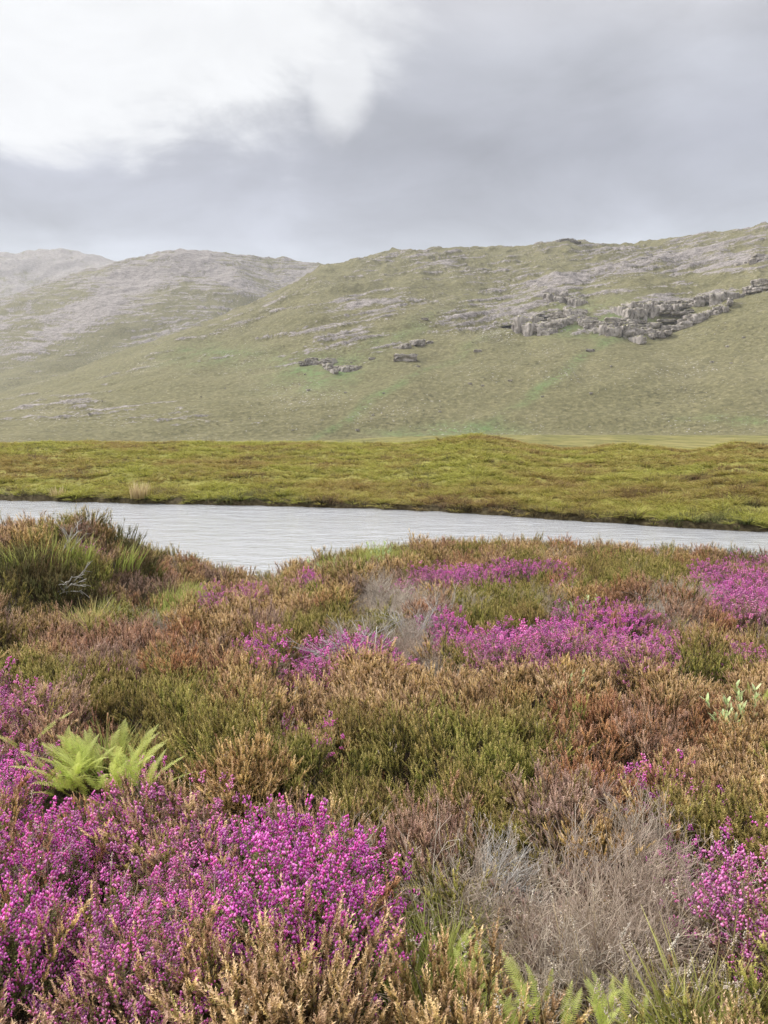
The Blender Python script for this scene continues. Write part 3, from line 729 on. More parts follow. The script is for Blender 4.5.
# individual plants: (builder, px, py, radius, height, label) - placed first so that the carpet leaves them room
BUSHES = [
 ('B', 345, 668, .42, .30, 'magenta bell heather bush below the tangle of grey dead heather'),
 ('B', 264, 655, .24, .26, 'small magenta bell heather bush left of a larger one in the middle distance'),
 ('B', 560, 655, .40, .30, 'wide magenta bell heather bush mid moor, right of the round green heather'),
 ('B', 500, 660, .26, .28, 'pinkish bell heather bush beside the left end of the wide magenta patch'),
 ('B', 650, 672, .30, .30, 'dark magenta bell heather bush spilling down a hollow right of centre'),
 ('B', 748, 612, .50, .36, 'tall magenta bell heather bush at the right edge below the loch shore'),
 ('B', 470, 590, .55, .30, 'dull pink bell heather bush near the skyline below the water'),
 ('B', 640, 812, .20, .26, 'magenta bell heather tuft behind the big grey bush'),
 ('B', 718, 838, .13, .22, 'sprawling magenta bell heather tuft right of the grey bush'),
 ('B', 745, 905, .20, .30, 'upright bright magenta bell heather at the lower right corner beside the tall stalk'),
 ('B', 222, 604, .26, .24, 'small magenta heather bush beside the bright green grass near the loch'),
 ('B', 305, 592, .30, .28, 'rosy bell heather bush at the left foot of the shore mound'),
 ('B', 295, 742, .14, .22, 'small magenta tuft alone among tan heather left of centre'),
 ('G', 503, 615, .36, .34, 'round yellow-green heather cushion standing among pink flowers'),
 ('G', 330, 632, .34, .26, 'low golden-green heather dome left of the dead branches'),
 ('G', 445, 765, .34, .32, 'dark green heather mound with pale tips in the centre foreground'),
 ('G', 385, 795, .17, .28, 'deep green heather bush beside the dark hollow'),
 ('G', 520, 868, .17, .24, 'bright green leafy heather behind the bleached branches'),
 ('G', 150, 705, .32, .28, 'yellow-green heather mound above the lime fern'),
 ('G', 655, 585, .60, .34, 'dark green heather bush near the shore, right of the centre skyline'),
 ('R', 580, 768, .26, .30, 'upright pinkish brown heather bush right of the dark green mound'),
 ('R', 655, 735, .30, .26, 'rust coloured heather mound in the right middle ground'),
 ('R', 440, 850, .13, .30, 'narrow column of brown heather behind the curled brown frond'),
 ('R', 268, 868, .11, .20, 'small orange-brown heather bush in the magenta drift'),
 ('R', 708, 800, .17, .20, 'red-brown heather cushion between two magenta tufts'),
 ('K', 160, 562, .42, .32, 'dark green shrub on the right shoulder of the left hummock', ),
 ('K', 125, 552, .42, .32, 'dark shrub against the water next to the hummock crest'),
 ('K', 182, 580, .26, .22, 'lowest dark shrub at the hummock foot touching the water'),
 ('K', 590, 562, .30, .30, 'knobbly dark shrub poking above the shore against the loch'),
 ('K', 516, 558, .22, .26, 'tiny dark shrub at the shore left of the knobbly one'),
 ('K', 738, 566, .45, .30, 'olive brown shrub at the right shore edge'),
 ('K', 40, 533, .50, .32, 'brown-green shrub on top of the left hummock'),
 ('K', 20, 575, .45, .28, 'dark green heather low on the front of the left hummock'),
 ('K', 60, 590, .40, .30, 'dark bush with bare sticks in front of the hummock'),
]
GRP = {'B': 'bell heather bushes', 'G': 'green heather mounds', 'R': 'brown heather bushes', 'K': 'dark shrubs by the shore'}
NAME = {'B': ('bell_heather', 'heather'), 'G': ('green_heather', 'heather'), 'R': ('brown_heather', 'heather'), 'K': ('dark_shrub', 'shrub')}
keep = np.ones(len(x), bool)
for spec in BUSHES:
    kd, px, py, R_, H_, lab = spec
    p = moor_point(px, py, .06)
    keep &= np.hypot(x - p.x, y - p.y) > R_ * .82
    root = empty(NAME[kd][0], p, lab, NAME[kd][1], GRP[kd])
    protos, lm = KIND[kd]
    out = Plant()
    n = int(np.clip(R_ * R_ / (.06 ** 2) * .9, 9, 62))
    for i in range(n):
        rr = R_ * math.sqrt((i + .5) / n); a = i * 2.39996
        q = rr / R_
        hh = H_ * (1 - .42 * q ** 2.2) * rng.uniform(.86, 1.14)
        bx, by = rr * math.cos(a) * .88, rr * math.sin(a) * .88
        bz = float(ground_h(np.array([p.x + bx]), np.array([p.y + by]))[0]) - p.z - .02
        e = Euler((-.5 * q * math.sin(a), .5 * q * math.cos(a), 0)).to_matrix().to_4x4() @ Matrix.Rotation(rng.uniform(0, 6.28), 4, 'Z')
        Mx = Matrix.Translation((bx, by, bz)) @ e
        xf(protos[rng.integers(len(protos))], out, Mx, hh / .25, tint=float(np.clip(.35 + .25 * rng.normal(), 0, 1)))
    nm = {'leaf': 'foliage', 'wood': 'stems', 'flower': 'blossom'}
    for kx, g in out.items():
        mt = {'leaf': M[lm], 'wood': M['wood'], 'flower': M['flower']}[kx]
        obj(nm[kx], plant_mesh(nm[kx], g, mt), root)
for (px, py, rr_) in ((98, 770, .20), (100, 796, .12), (70, 792, .08), (130, 792, .08), (60, 770, .10), (150, 775, .07), (480, 1000, .12), (560, 1010, .12), (620, 1018, .07), (440, 945, .06), (755, 715, .12), (500, 950, .07), (410, 925, .04),
                      (482, 880, .09), (372, 664, .22), (58, 590, .2), (170, 600, .3)):
    p = moor_point(px, py, .2); keep &= np.hypot(x - p.x, y - p.y) > rr_
x, y, z = x[keep], y[keep], z[keep]

# each heather plant is a mound of tufts: cells about 0.3 m wide, higher in the middle
CS = .29
nc = 110
cxg, cyg = np.meshgrid(np.arange(-nc, nc), np.arange(-2, nc))
ccx = (cxg + rng.uniform(.1, .9, cxg.shape)) * CS; ccy = (cyg + rng.uniform(.1, .9, cxg.shape)) * CS
csz = rng.uniform(.75, 1.25, cxg.shape); ctn = rng.normal(size=cxg.shape); chh = rng.normal(size=cxg.shape)
ckd = kinds_at(ccx.ravel(), ccy.ravel(), ground_h(ccx.ravel(), ccy.ravel())).reshape(ccx.shape)
wx, wy = x + .07 * fbm(x / .2, y / .2, 2, 171), y + .07 * fbm(x / .2, y / .2, 2, 172)
ii = np.floor(wx / CS).astype(int) + nc; jj = np.floor(wy / CS).astype(int) + 2
best = np.full(len(x), 1e9); bi = np.zeros(len(x), int); bj = np.zeros(len(x), int)
for da in (-1, 0, 1):
    for db in (-1, 0, 1):
        a_ = np.clip(ii + da, 0, 2 * nc - 1); b_ = np.clip(jj + db, 0, ccx.shape[0] - 1)
        dd = np.hypot(wx - ccx[b_, a_], wy - ccy[b_, a_]) / csz[b_, a_]
        m_ = dd < best; best[m_] = dd[m_]; bi[m_] = b_[m_]; bj[m_] = a_[m_]
kd = ckd[bi, bj]
own = kinds_at(x, y, z)
mixk = rng.uniform(size=len(x)) < .16
kd = np.where(mixk, own, kd)
mb_ = (kd == 'B') & (rng.uniform(size=len(x)) < .16 + .5 * (fbm(x / .25, y / .25, 2, 181) > .28))
kd = np.where(mb_, rng.choice(['R', 'T', 'G', 'D'], len(x), p=[.35, .25, .25, .15]), kd)
q_ = np.clip(best / (.62 * CS), 0, 1.3)
z = z + .075 * np.clip(1 - q_ ** 2, -.3, 1)
ldx, ldy = x - ccx[bi, bj], y - ccy[bi, bj]; ln_ = np.hypot(ldx, ldy) + 1e-6
n = len(x)
vig = fbm(x / .42, y / .42, 3, 131)
tn = np.clip(.45 + .8 * fbm(x / .9, y / .9, 3, 137) + .30 * ctn[bi, bj] + .12 * rng.normal(size=n), 0, 1)
rot = np.stack([-.55 * q_ * ldy / ln_ + .14 * rng.normal(size=n), .55 * q_ * ldx / ln_ + .14 * rng.normal(size=n), rng.uniform(0, 6.28, n)], 1)
s0 = .80 * np.clip((1.22 + .34 * vig + .20 * chh[bi, bj] - .5 * (chh[bi, bj] < -1.5)) * (1 - .66 * np.clip(q_, 0, 1.1) ** 2.2) * (1 + .07 * rng.normal(size=n)), .34, 1.6)
r = np.hypot(x, y)
hollow = np.zeros(n, bool)
for (px, py, hr) in ((378, 800, .07), (452, 800, .06), (340, 872, .05), (620, 935, .07), (200, 715, .07), (560, 800, .05), (640, 870, .05), (700, 735, .06), (300, 700, .07), (480, 740, .06), (700, 960, .08), (620, 705, .08), (150, 745, .06), (530, 700, .07), (85, 700, .06)):
    p = moor_point(px, py, .12); hollow |= np.hypot((x - p.x) / 1.6, y - p.y) < hr * rng.uniform(.8, 1.2, n)
hollow |= (q_ > .98) & (rng.uniform(size=n) < .55) & (r > 1.2)
STUFF = {'G': ('green_ling_cover', 'olive green heather carpeting the moor', 'green', 1.0, T_green),
         'T': ('golden_ling_cover', 'tan-tipped heather covering the middle of the moor', 'tan', 1.0, T_tan),
         'R': ('brown_ling_cover', 'rusty brown heather spread over the moor', 'rust', 1.0, T_rust),
         'B': ('bell_heather_cover', 'magenta bell heather flowering in drifts over the moor', 'bellleaf', .98, T_bell),
         'D': ('dead_heather_cover', 'grey dead heather twigs between living heather', 'green', .85, T_dead),
         'S': ('moor_grass_cover', 'bright green grass growing through the heather', 'green', 1.0, T_grass)}
for kx, (nm, lab, lm, sc, tl) in STUFF.items():
    q = (kd == kx) & ~hollow
    protos = [proto_object('tuft', as_plant(t), mats(lm)) for t in tl]
    s = s0[q] * sc
    P = np.stack([x[q], y[q], z[q] - .015], 1)
    S3 = np.stack([s, s, s * rng.uniform(.85, 1.15, q.sum())], 1)
    tt = tn[q]
    if kx == 'D': tt = tt * .7
    if kx == 'S': tt = np.clip(tt - .25, 0, 1)
    scatter(nm, lab, protos, P, rot[q], S3, tt)
# short undergrowth under and between the taller plants
a, b = jitter_grid(.35, 6.5, .075, math.radians(75)); zz = ground_h(a, b); nq = len(a)
for lab_, nm_, q, tl_, lm_ in (('short brown heather undergrowth and litter in the gaps', 'heather_undergrowth', rng.uniform(size=nq) < .6, T_rust, 'rust'), ('low dark green moss and ling in the gaps', 'moss_undergrowth', None, T_green, 'darkling')):
    q = q if q is not None else ~q0
    q0 = q; k_ = q.sum()
    scatter(nm_, lab_, [proto_object('tuft', as_plant(t_), mats(lm_)) for t_ in tl_], np.stack([a[q], b[q], zz[q] - .01], 1),
            np.stack([.5 * rng.normal(size=k_), .5 * rng.normal(size=k_), rng.uniform(0, 6.28, k_)], 1), np.repeat(rng.uniform(.28, .46, (k_, 1)), 3, 1), rng.uniform(0, 1, k_))
# pale dry grass stems between the heather near the camera
def dry_stem():
    P = Plant()
    for _ in range(5):
        b, d = out_dir(.03, .35); L = rng.uniform(.25, .42); pts = curve(b, d, L, (rng.uniform(-.2, .2), rng.uniform(-.2, .2), 0), 6)
        stick(P['straw'], pts, .0009, .0006, 0, 1, rng.uniform())
        t = rng.uniform(0, 1, 16)[:, None]
        Q = pts[-1] - unit(pts[-1] - pts[-2]) * .045 * t + rng.normal(size=(16, 3)) * .0025
        beads(P['seed'], Q, rng.uniform(.0018, .003, 16), rng.uniform(0, 1, 16), rng.uniform(0, 1, 16))
    return P
a, b = jitter_grid(.9, 3.4, .10, math.radians(45)); zz = ground_h(a, b); u, v = project(a, b, zz + .25)
w = np.exp(-((u - 640) / 150) ** 2 - ((v - 960) / 70) ** 2) * .9 + .05 + .5 * np.exp(-((u - 700) / 120) ** 2 - ((v - 1010) / 25) ** 2)
q = rng.uniform(size=len(a)) < w
nq = q.sum()
scatter('dry_grass_cover', 'thin straw grass stems with pale seed heads at the lower right', [proto_object('tuft', dry_stem(), {'straw': M['straw'], 'seed': M['seed']}) for _ in range(4)],
        np.stack([a[q], b[q], zz[q]], 1), np.stack([.15 * rng.normal(size=nq), .15 * rng.normal(size=nq), rng.uniform(0, 6, nq)], 1), np.repeat(rng.uniform(.6, 1.0, (nq, 1)), 3, 1), rng.uniform(0, 1, nq))

# far bank cover
def bank_tuft(leaf=False):
    return blades(46, .30, 1.0, 'bank', .011, .14, 3, .9)
def bank_ling():
    P = Plant()
    for _ in range(14):
        b, d = out_dir(.12, .6); pts = curve(b, d, .24 * rng.uniform(.7, 1.1), (0, 0, .1), 4)
        leaves(P['dark'], pts, 40, .030, .010, .9, .2, 1, rng.uniform(), .4)
    return P
xs, ys = [], []
for r0, r1, sp in ((18, 32, .17), (32, 62, .26)):
    a, b = jitter_grid(r0, r1, sp, math.radians(38)); xs.append(a); ys.append(b)
a = np.concatenate(xs); b = np.concatenate(ys); az = np.arctan2(a, b); rr = np.hypot(a, b)
ds = np.interp(az, FAR_AZ, FAR_D); zz = ground_h(a, b)
ok = (zz > WATER + .05) & (rr > ds - 1.2) & (rr < bank_crest(az) + 9)
a, b, rr, ds, zz = a[ok], b[ok], rr[ok], ds[ok], zz[ok]
u, v = project(a, b, zz)
nn = fbm(a / 2.2, b / 3.0, 4, 151); nb = fbm(a / 7, b / 9, 3, 155)
dark = (nn * .9 + .35 * rng.normal(size=len(a)) * .6 + .30 * np.exp(-((rr - ds) / .8) ** 2) + .30 * np.exp(-((u - 730) / 60) ** 2 - ((v - 510) / 22) ** 2)) > .36
nq = len(a)
rotb = np.stack([.15 * rng.normal(size=nq), .15 * rng.normal(size=nq), rng.uniform(0, 6.28, nq)], 1)
sb = np.clip(.75 + .95 * fbm(a / 1.1, b / 1.1, 3, 157) + .15 * rng.normal(size=nq), .3, 1.5)
tb = np.clip(.40 + 1.5 * nb + .9 * nn + .2 * rng.normal(size=nq), 0, 1)
for msk, nm, lab, fn, mt in ((~dark, 'bank_grass_cover', 'yellow-green grass on the far bank of the loch', bank_tuft, {'bank': M['bank']}),
                             (dark, 'bank_heather_cover', 'dark low heather dotting the far bank and its water edge', bank_ling, {'dark': M['darkling']})):
    s = sb[msk][:, None] * np.array([[1, 1, .8]])
    scatter(nm, lab, [proto_object('tuft', fn(), mt) for _ in range(4)], np.stack([a[msk], b[msk], zz[msk] - .02], 1), rotb[msk], s, tb[msk])

# ------------------------------------------------------------------ ferns
FR = []
for i in range(7):
    FR.append(plant_mesh('frond', frond_geo(rng.uniform(.36, .46), rng.uniform(.040, .055), rng.uniform(.05, .55), 26)['fern'], M['fern']))
def fern(px, py, lift, n, size, label, spread=.1, az_rng=(0, 2 * PI), lean=(.7, 1.15)):
    p = moor_point(px, py, .22); p.z += .19 if py < 900 else .12
    root = empty('fern', p, label, 'fern')
    for i in range(n):
        f = obj('frond', FR[rng.integers(len(FR))], root)
        a = rng.uniform(*az_rng); q = spread * math.sqrt(rng.uniform())
        f.location = (q * math.cos(a), q * math.sin(a), rng.uniform(-.01, .05)); s = size * rng.uniform(.75, 1.15)
        f.scale = (s, s, s); f.rotation_euler = (rng.uniform(-.25, .25), rng.uniform(-.15, .35), a)
    return root
fern(104, 778, .10, 46, .54, 'lime green fern clump with upright fronds left of the tan heather', .17)
fern(66, 776, .10, 20, .44, 'low lime fern between the tall fern clump and the magenta drift', .12)
fern(142, 786, .12, 9, .50, 'thin pale green fern leaning right of the big lime clump', .06)
fern(30, 745, .10, 3, .5, 'small pale fern tips above the magenta drift near the left edge', .05)
fern(480, 1010, .10, 20, .34, 'lime green fern in the grassy gully at the bottom centre', .10)
fern(560, 1016, .10, 20, .34, 'bright fern at the bottom edge below the grey bush', .12)
fern(620, 1022, .12, 10, .30, 'rightmost small fern at the bottom edge', .08)
fern(440, 955, .10, 9, .34, 'small fern sprig with narrow pale fronds in front of the curled brown frond', .05)
fern(755, 705, .10, 5, .4, 'short fern behind the pale leafy shrub', .08)
p = moor_point(408, 925, .12); p.z += .06; root = empty('fern_frond', p, 'single pointed pale frond standing at the right end of the magenta drift', 'fern')
f = obj('blade', FR[2], root); f.scale = (.42,) * 3; f.rotation_euler = (0, -.3, 2.2)
# arching yellow brown frond over the gully
p = moor_point(455, 905, .12); root = empty('bracken_frond', p, 'curled yellow-brown bracken frond arching over the gully', 'bracken')
mb = plant_mat('bracken_brown', [(0, (.26, .16, .07)), (.5, (.46, .34, .14)), (1, (.60, .50, .24))], [(0, (.26, .16, .07)), (.5, (.46, .34, .14)), (1, (.60, .50, .24))], .35)
for rz, s in ((.3, .62), (2.9, .55), (3.6, .5)):
    f = obj('frond', plant_mesh('frond', frond_geo(.42, .085, 1.0, 24)['fern'], mb), root); f.rotation_euler = (.2, -.15, rz); f.scale = (s,) * 3; f.location = (0, 0, .12)

# ------------------------------------------------------------------ dead bushes, branches, twigs
def dead_bush(px, py, R_, H_, label, tint, lift=.06, name='dead_heather'):
    p = moor_point(px, py, lift); root = empty(name, p, label, 'dead heather', 'grey dead heather bushes')
    out = Plant(); n = int(np.clip(R_ * R_ / .0030, 10, 90))
    for i in range(n):
        rr = R_ * math.sqrt((i + .5) / n); a = i * 2.39996; q = rr / R_
        bx, by = rr * math.cos(a) * .9, rr * math.sin(a) * .9
        bz = float(ground_h(np.array([p.x + bx]), np.array([p.y + by]))[0]) - p.z - .01
        e = Euler((-.7 * q * math.sin(a), .7 * q * math.cos(a), 0)).to_matrix().to_4x4() @ Matrix.Rotation(rng.uniform(0, 6.28), 4, 'Z')
        xf(T_dead[rng.integers(5)], out, Matrix.Translation((bx, by, bz)) @ e, H_ / .25 * (1 - .35 * q * q) * rng.uniform(.85, 1.15), tint=float(np.clip(tint + .2 * rng.normal(), 0, 1)))
    obj('twigs', plant_mesh('twigs', out['dead'], M['dead']), root)
    lo = Plant()                                            # the litter of old leaves low in the bush
    for i in range(n // 3):
        a = rng.uniform(0, 6.28); rr = R_ * .8 * math.sqrt(rng.uniform())
        xf(T_rust[rng.integers(5)], lo, Matrix.Translation((rr * math.cos(a), rr * math.sin(a), -.03)) @ Matrix.Rotation(rng.uniform(0, 6.28), 4, 'Z'), H_ / .25 * .7, tint=1.)
    obj('old_leaves', plant_mesh('old_leaves', lo['leaf'], M['rust']), root)
dead_bush(612, 920, .46, .26, 'large round grey dead heather bush in the lower right foreground', .05)
dead_bush(520, 945, .24, .20, 'pale sprawling dead heather left of the large grey bush', .45)
dead_bush(395, 650, .40, .28, 'tangle of silvery dead heather behind the magenta patch in the middle', .5)
dead_bush(450, 620, .42, .32, 'upright grey dead heather among pink flowers below the loch', .3)
dead_bush(545, 615, .35, .30, 'grey brown bare bush between the flowers and the round green heather', .2)
dead_bush(680, 605, .40, .30, 'grey bare bush left of the tall magenta bush', .2)
dead_bush(370, 860, .14, .16, 'small grey bare patch of dead twigs right of the magenta drift', .2)
def branch(px, py, n, L, label, lift=.15, az0=0., azr=.8, r=.004, up=.25, matk='bleached', name='dead_branch', fan=4):
    p = moor_point(px, py, lift); root = empty(name, Vector((p.x, p.y, p.z + lift * .7)), label, 'branch')
    for _ in range(n):
        P = Plant(); g = P['b']
        def br(p0, d, L, r, lev):
            pts = curve(p0, d, L, rng.uniform(-.3, .3, 3), 6); stick(g, pts, r, r * .5, 0, 1, rng.uniform(), 5)
            if lev:
                for _k in range(fan):
                    q = rng.uniform(.3, 1) * 5; i = min(int(q), 4); s = pts[i] + (pts[i + 1] - pts[i]) * (q - i)
                    br(s, unit(unit(d) + rng.normal(size=3) * .38), L * rng.uniform(.4, .65), r * .6, lev - 1)
        a = az0 + rng.uniform(-azr, azr)
        br(np.array([rng.uniform(-.03, .03), rng.uniform(-.03, .03), 0]), np.array([math.cos(a), math.sin(a), up + rng.uniform(-.15, .3)]), L * rng.uniform(.7, 1.1), r, 2)
        obj('branch', plant_mesh('branch', g, M[matk]), root)
branch(482, 885, 12, .16, 'bleached silvery branches spreading at the left of the large grey bush',  .22, .9, .9, .0026, .35, fan=5)
branch(372, 668, 12, .34, 'silvery driftwood-like branches lying among dead heather in the middle distance', .12, 2.4, 1.2, .005)
branch(410, 640, 9, .30, 'thin pale bare branches rising behind the middle dead heather', .12, 1.4, 1.2, .0032, .8)
branch(58, 590, 5, .3, 'short bleached sticks in front of the left hummock', .12, .4, 1.5, .008, .35, fan=2)
branch(65, 548, 4, .25, 'pale forked stick among the hummock grass', .2, 1.5, .6, .006, 1.0, fan=2)
branch(258, 585, 9, .34, 'bare grey twigs standing by the water right of the hummock', .05, 1.6, 1.3, .004, 1.2, 'dead', 'bare_shrub')
branch(280, 584, 8, .30, 'smaller bare grey twig shrub at the shore', .05, 1.6, 1.3, .004, 1.2, 'dead', 'bare_shrub')
branch(125, 1005, 4, .10, 'small orange-brown branching twig near the bottom left', .14, 1.5, 1.2, .002, 1.0, 'straw', fan=3)

# ------------------------------------------------------------------ leafy shrubs
def leafy(px, py, n, hgt, label, lift=.12, ll=.035, name='leafy_shrub', tilt=.7):
    p = moor_point(px, py, lift); root = empty(name, p, label, 'shrub')
    P = Plant()
    for _ in range(n):
        b, d = out_dir(.05, tilt); pts = curve(b, d, hgt * rng.uniform(.7, 1.1), (0, 0, .1), 6)
        stick(P['stem'], pts, .003, .0012, 0, 1, .5, 4)
        for k in range(18):
            q = rng.uniform(1.8, 4.99); i = int(q); s = pts[i] + (pts[i + 1] - pts[i]) * (q - i); a = rng.uniform(0, 6.28)
            leaf_blade(P['leaf'], s, unit(d * .9 + np.array([math.cos(a), math.sin(a), .2])), ll * rng.uniform(.6, 1.2), ll * .17, rng.uniform())
    obj('stems', plant_mesh('stems', P['stem'], M['wood']), root); obj('foliage', plant_mesh('foliage', P['leaf'], M['willow']), root)
leafy(752, 740, 20, .34, 'pale green shrub with long upright leaves at the right edge', .10, .05)
leafy(559, 695, 4, .26, 'tiny pale green rosette among tan heather', .12, .03, 'leafy_seedling', .4)
leafy(575, 625, 5, .34, 'small leafy sprig in the pink heather patch', .10, .04, 'leafy_sprig', .5)
leafy(380, 563, 6, .34, 'light green leafy shrub on the shore mound against the loch', .10, .06)
leafy(330, 578, 5, .36, 'sparse green-leaved shrub by the water left of the shore mound', .10, .06)

# grass tussocks
def tussock(px, py, n, hgt, spread, label, key='grass', w=.006, lift=.05, tilt=.4, name='grass_tussock', tg=0.):
    p = moor_point(px, py, lift)
    P = blades(n, hgt, tilt, 'g', w, spread, 5, .45)
    P['g'].tg = [np.full(P['g'].n, tg, np.float32)]
    tag(obj(name, plant_mesh(name, P['g'], M[key]), None, p), label, 'grass')
tussock(170, 604, 420, .30, .42, 'bright green grass tussock at the foot of the hummock', w=.007)
tussock(45, 562, 200, .34, .42, 'long upright green grass on the left hummock', w=.005, tg=.15)
tussock(104, 566, 160, .30, .36, 'green grass tussock right of the long hummock grass', w=.005, tg=.1)
tussock(8, 568, 150, .32, .3, 'green grass tussock at the very left edge of the hummock', w=.005, tg=.2)
tussock(92, 622, 170, .26, .22, 'small light green grass tuft in the left heather', w=.006)
tussock(450, 940, 110, .20, .08, 'fresh green grass beside the gully fern', w=.003)
tussock(500, 965, 140, .20, .10, 'lime grass filling the gully below the pale dead heather', w=.003, tg=.25)
tussock(345, 568, 160, .30, .3, 'lime green grass on the left of the shore mound', w=.007)
tussock(420, 556, 120, .26, .3, 'grassy tuft on top of the shore mound', w=.007, tg=.4)
tussock(140, 500, 170, .7, .35, 'straw coloured reed tuft at the far water edge', 'straw', .012, .02, .15, 'reed_tuft')
tussock(57, 498, 50, .45, .3, 'small pale reed tuft at the far shore on the left', 'straw', .012, .02, .15, 'reed_tuft')

# tall brown stalk
p = moor_point(745, 1020, .06); root = empty('seed_stalk', p, 'tall thin brown stalk in front of the magenta heather at the lower right', 'stalk')
P = Plant(); pts = curve((0, 0, 0), (.0, .02, 1), .50, (-.02, 0, 0), 8); stick(P['s'], pts, .0024, .0012, 0, 1, .5, 5)
obj('stem', plant_mesh('stem', P['s'], M['stalk']), root)
t = rng.uniform(0, 1, 60)[:, None]; beads(P['h'], pts[-1] - unit(pts[-1] - pts[0]) * .17 * t + rng.normal(size=(60, 3)) * .003, rng.uniform(.0015, .0026, 60), rng.uniform(0, 1, 60), rng.uniform(0, 1, 60))
obj('seed_head', plant_mesh('seed_head', P['h'], M['straw']), root)
# drooping pale grass heads
for (px, py, lab) in ((600, 945, 'drooping pale grass head in front of the grey bush'), (655, 960, 'pink-tinged grass head right of the grey bush front'), (530, 905, 'feathery pale seed head beside the bleached branches'), (690, 985, 'pale arched grass head near the bottom right')):
    p = moor_point(px, py + 40, .08); root = empty('seeding_grass', p, lab, 'grass')
    P = Plant(); pts = curve((0, 0, 0), (rng.uniform(-.2, .2), 0, 1), .22, (.15, 0, -.05), 8); stick(P['s'], pts, .0011, .0006, 0, 1, .5, 4)
    obj('stem', plant_mesh('stem', P['s'], M['straw']), root)
    D = unit(pts[-1] - pts[-2] + np.array([.0, 0, -.01])); t = rng.uniform(0, 1, 70)[:, None]
    beads(P['h'], pts[-1] + D * .05 * t + rng.normal(size=(70, 3)) * .0030 * (1 - t * .6), rng.uniform(.0018, .003, 70), rng.uniform(0, 1, 70), rng.uniform(0, 1, 70))
    obj('seed_head', plant_mesh('seed_head', P['h'], M['seed']), root)

# ------------------------------------------------------------------ crags and boulders on the hill
def rock_material():
    m, nt = new_mat('grey_crag_rock'); L = nt.links
    geo = nt.nodes.new('ShaderNodeNewGeometry')
    mp = nt.nodes.new('ShaderNodeMapping'); L.new(geo.outputs['Position'], mp.inputs[0]); mp.inputs['Scale'].default_value = (1.4, 1.4, .5)
    n1 = N(nt, 'ShaderNodeTexNoise', _Scale=.22, _Detail=7, _Roughness=.7); L.new(mp.outputs[0], n1.inputs['Vector'])
    n2 = N(nt, 'ShaderNodeTexNoise', _Scale=.05, _Detail=4, _Roughness=.6); L.new(geo.outputs['Position'], n2.inputs['Vector'])
    r1 = ramp(nt, [(.34, (.05, .045, .04)), (.43, (.22, .195, .175)), (.56, (.42, .375, .345)), (.75, (.56, .51, .48))]); L.new(n1.outputs['Fac'], r1.inputs[0])
    r2 = ramp(nt, [(.3, (.32, .285, .265)), (.6, (.50, .46, .435))]); L.new(n2.outputs['Fac'], r2.inputs[0])
    c = mixc(nt, .25, r1.outputs[0], r2.outputs[0])
    up = nt.nodes.new('ShaderNodeSeparateXYZ'); L.new(geo.outputs['Normal'], up.inputs[0])
    gm = N(nt, 'ShaderNodeMapRange'); L.new(math_n(nt, 'ADD', up.outputs[2], math_n(nt, 'MULTIPLY', n1.outputs['Fac'], .8)), gm.inputs[0]); gm.inputs[1].default_value = 1.15; gm.inputs[2].default_value = 1.35
    c = mixc(nt, gm.outputs[0], c, (.17, .165, .065))
    p = N(nt, 'ShaderNodeBsdfPrincipled', _Roughness=.95); p.inputs['Specular IOR Level'].default_value = .1
    L.new(c, p.inputs['Base Color'])
    bp = N(nt, 'ShaderNodeBump', _Strength=.8, _Distance=1.5); L.new(n1.outputs['Fac'], bp.inputs['Height']); L.new(bp.outputs[0], p.inputs['Normal'])
    o = nt.nodes.new('ShaderNodeOutputMaterial'); L.new(p.outputs[0], o.inputs[0])
    return m
RM = rock_material()
def box_grid(k=5):
    vs = []; F = []; idx = {}
    def vid(p):
        q = tuple(np.round(p, 5))
        if q not in idx: idx[q] = len(vs); vs.append(p)
        return idx[q]
    L = np.linspace(-1, 1, k)
    for ax in range(3):
        for s in (-1, 1):
            for i in range(k - 1):
                for j in range(k - 1):
                    c = []
                    for (u, v) in ((L[i], L[j]), (L[i + 1], L[j]), (L[i + 1], L[j + 1]), (L[i], L[j + 1])):
                        p = [0, 0, 0]; p[ax] = s; p[(ax + 1) % 3] = u; p[(ax + 2) % 3] = v; c.append(vid(p))
                    F.append(c if s > 0 else c[::-1])
    return np.array(vs, float), np.array(F)
BV, BF = box_grid(8)
def block(sx, sy, sz, rough=.22):
    s = rng.uniform(0, 100)
    V = BV.copy()
    V = V / np.maximum(1, (np.abs(V) ** 10).sum(1) ** (1 / 10))[:, None]
    nz = np.stack([perlin(V[:, 0] * 1.7 + s + k * 5, V[:, 1] * 1.7 + V[:, 2] * 1.3 + s, 3) for k in range(3)], 1)
    n2 = np.stack([perlin(V[:, 0] * 4 + s + k * 5, V[:, 1] * 4 + V[:, 2] * 3.1 + s, 6) for k in range(3)], 1)
    V = V + rough * 1.1 * (np.abs(nz) * 2 - .5) * np.sign(nz + .1) + rough * .6 * n2
    return V * np.array([sx, sy, sz])
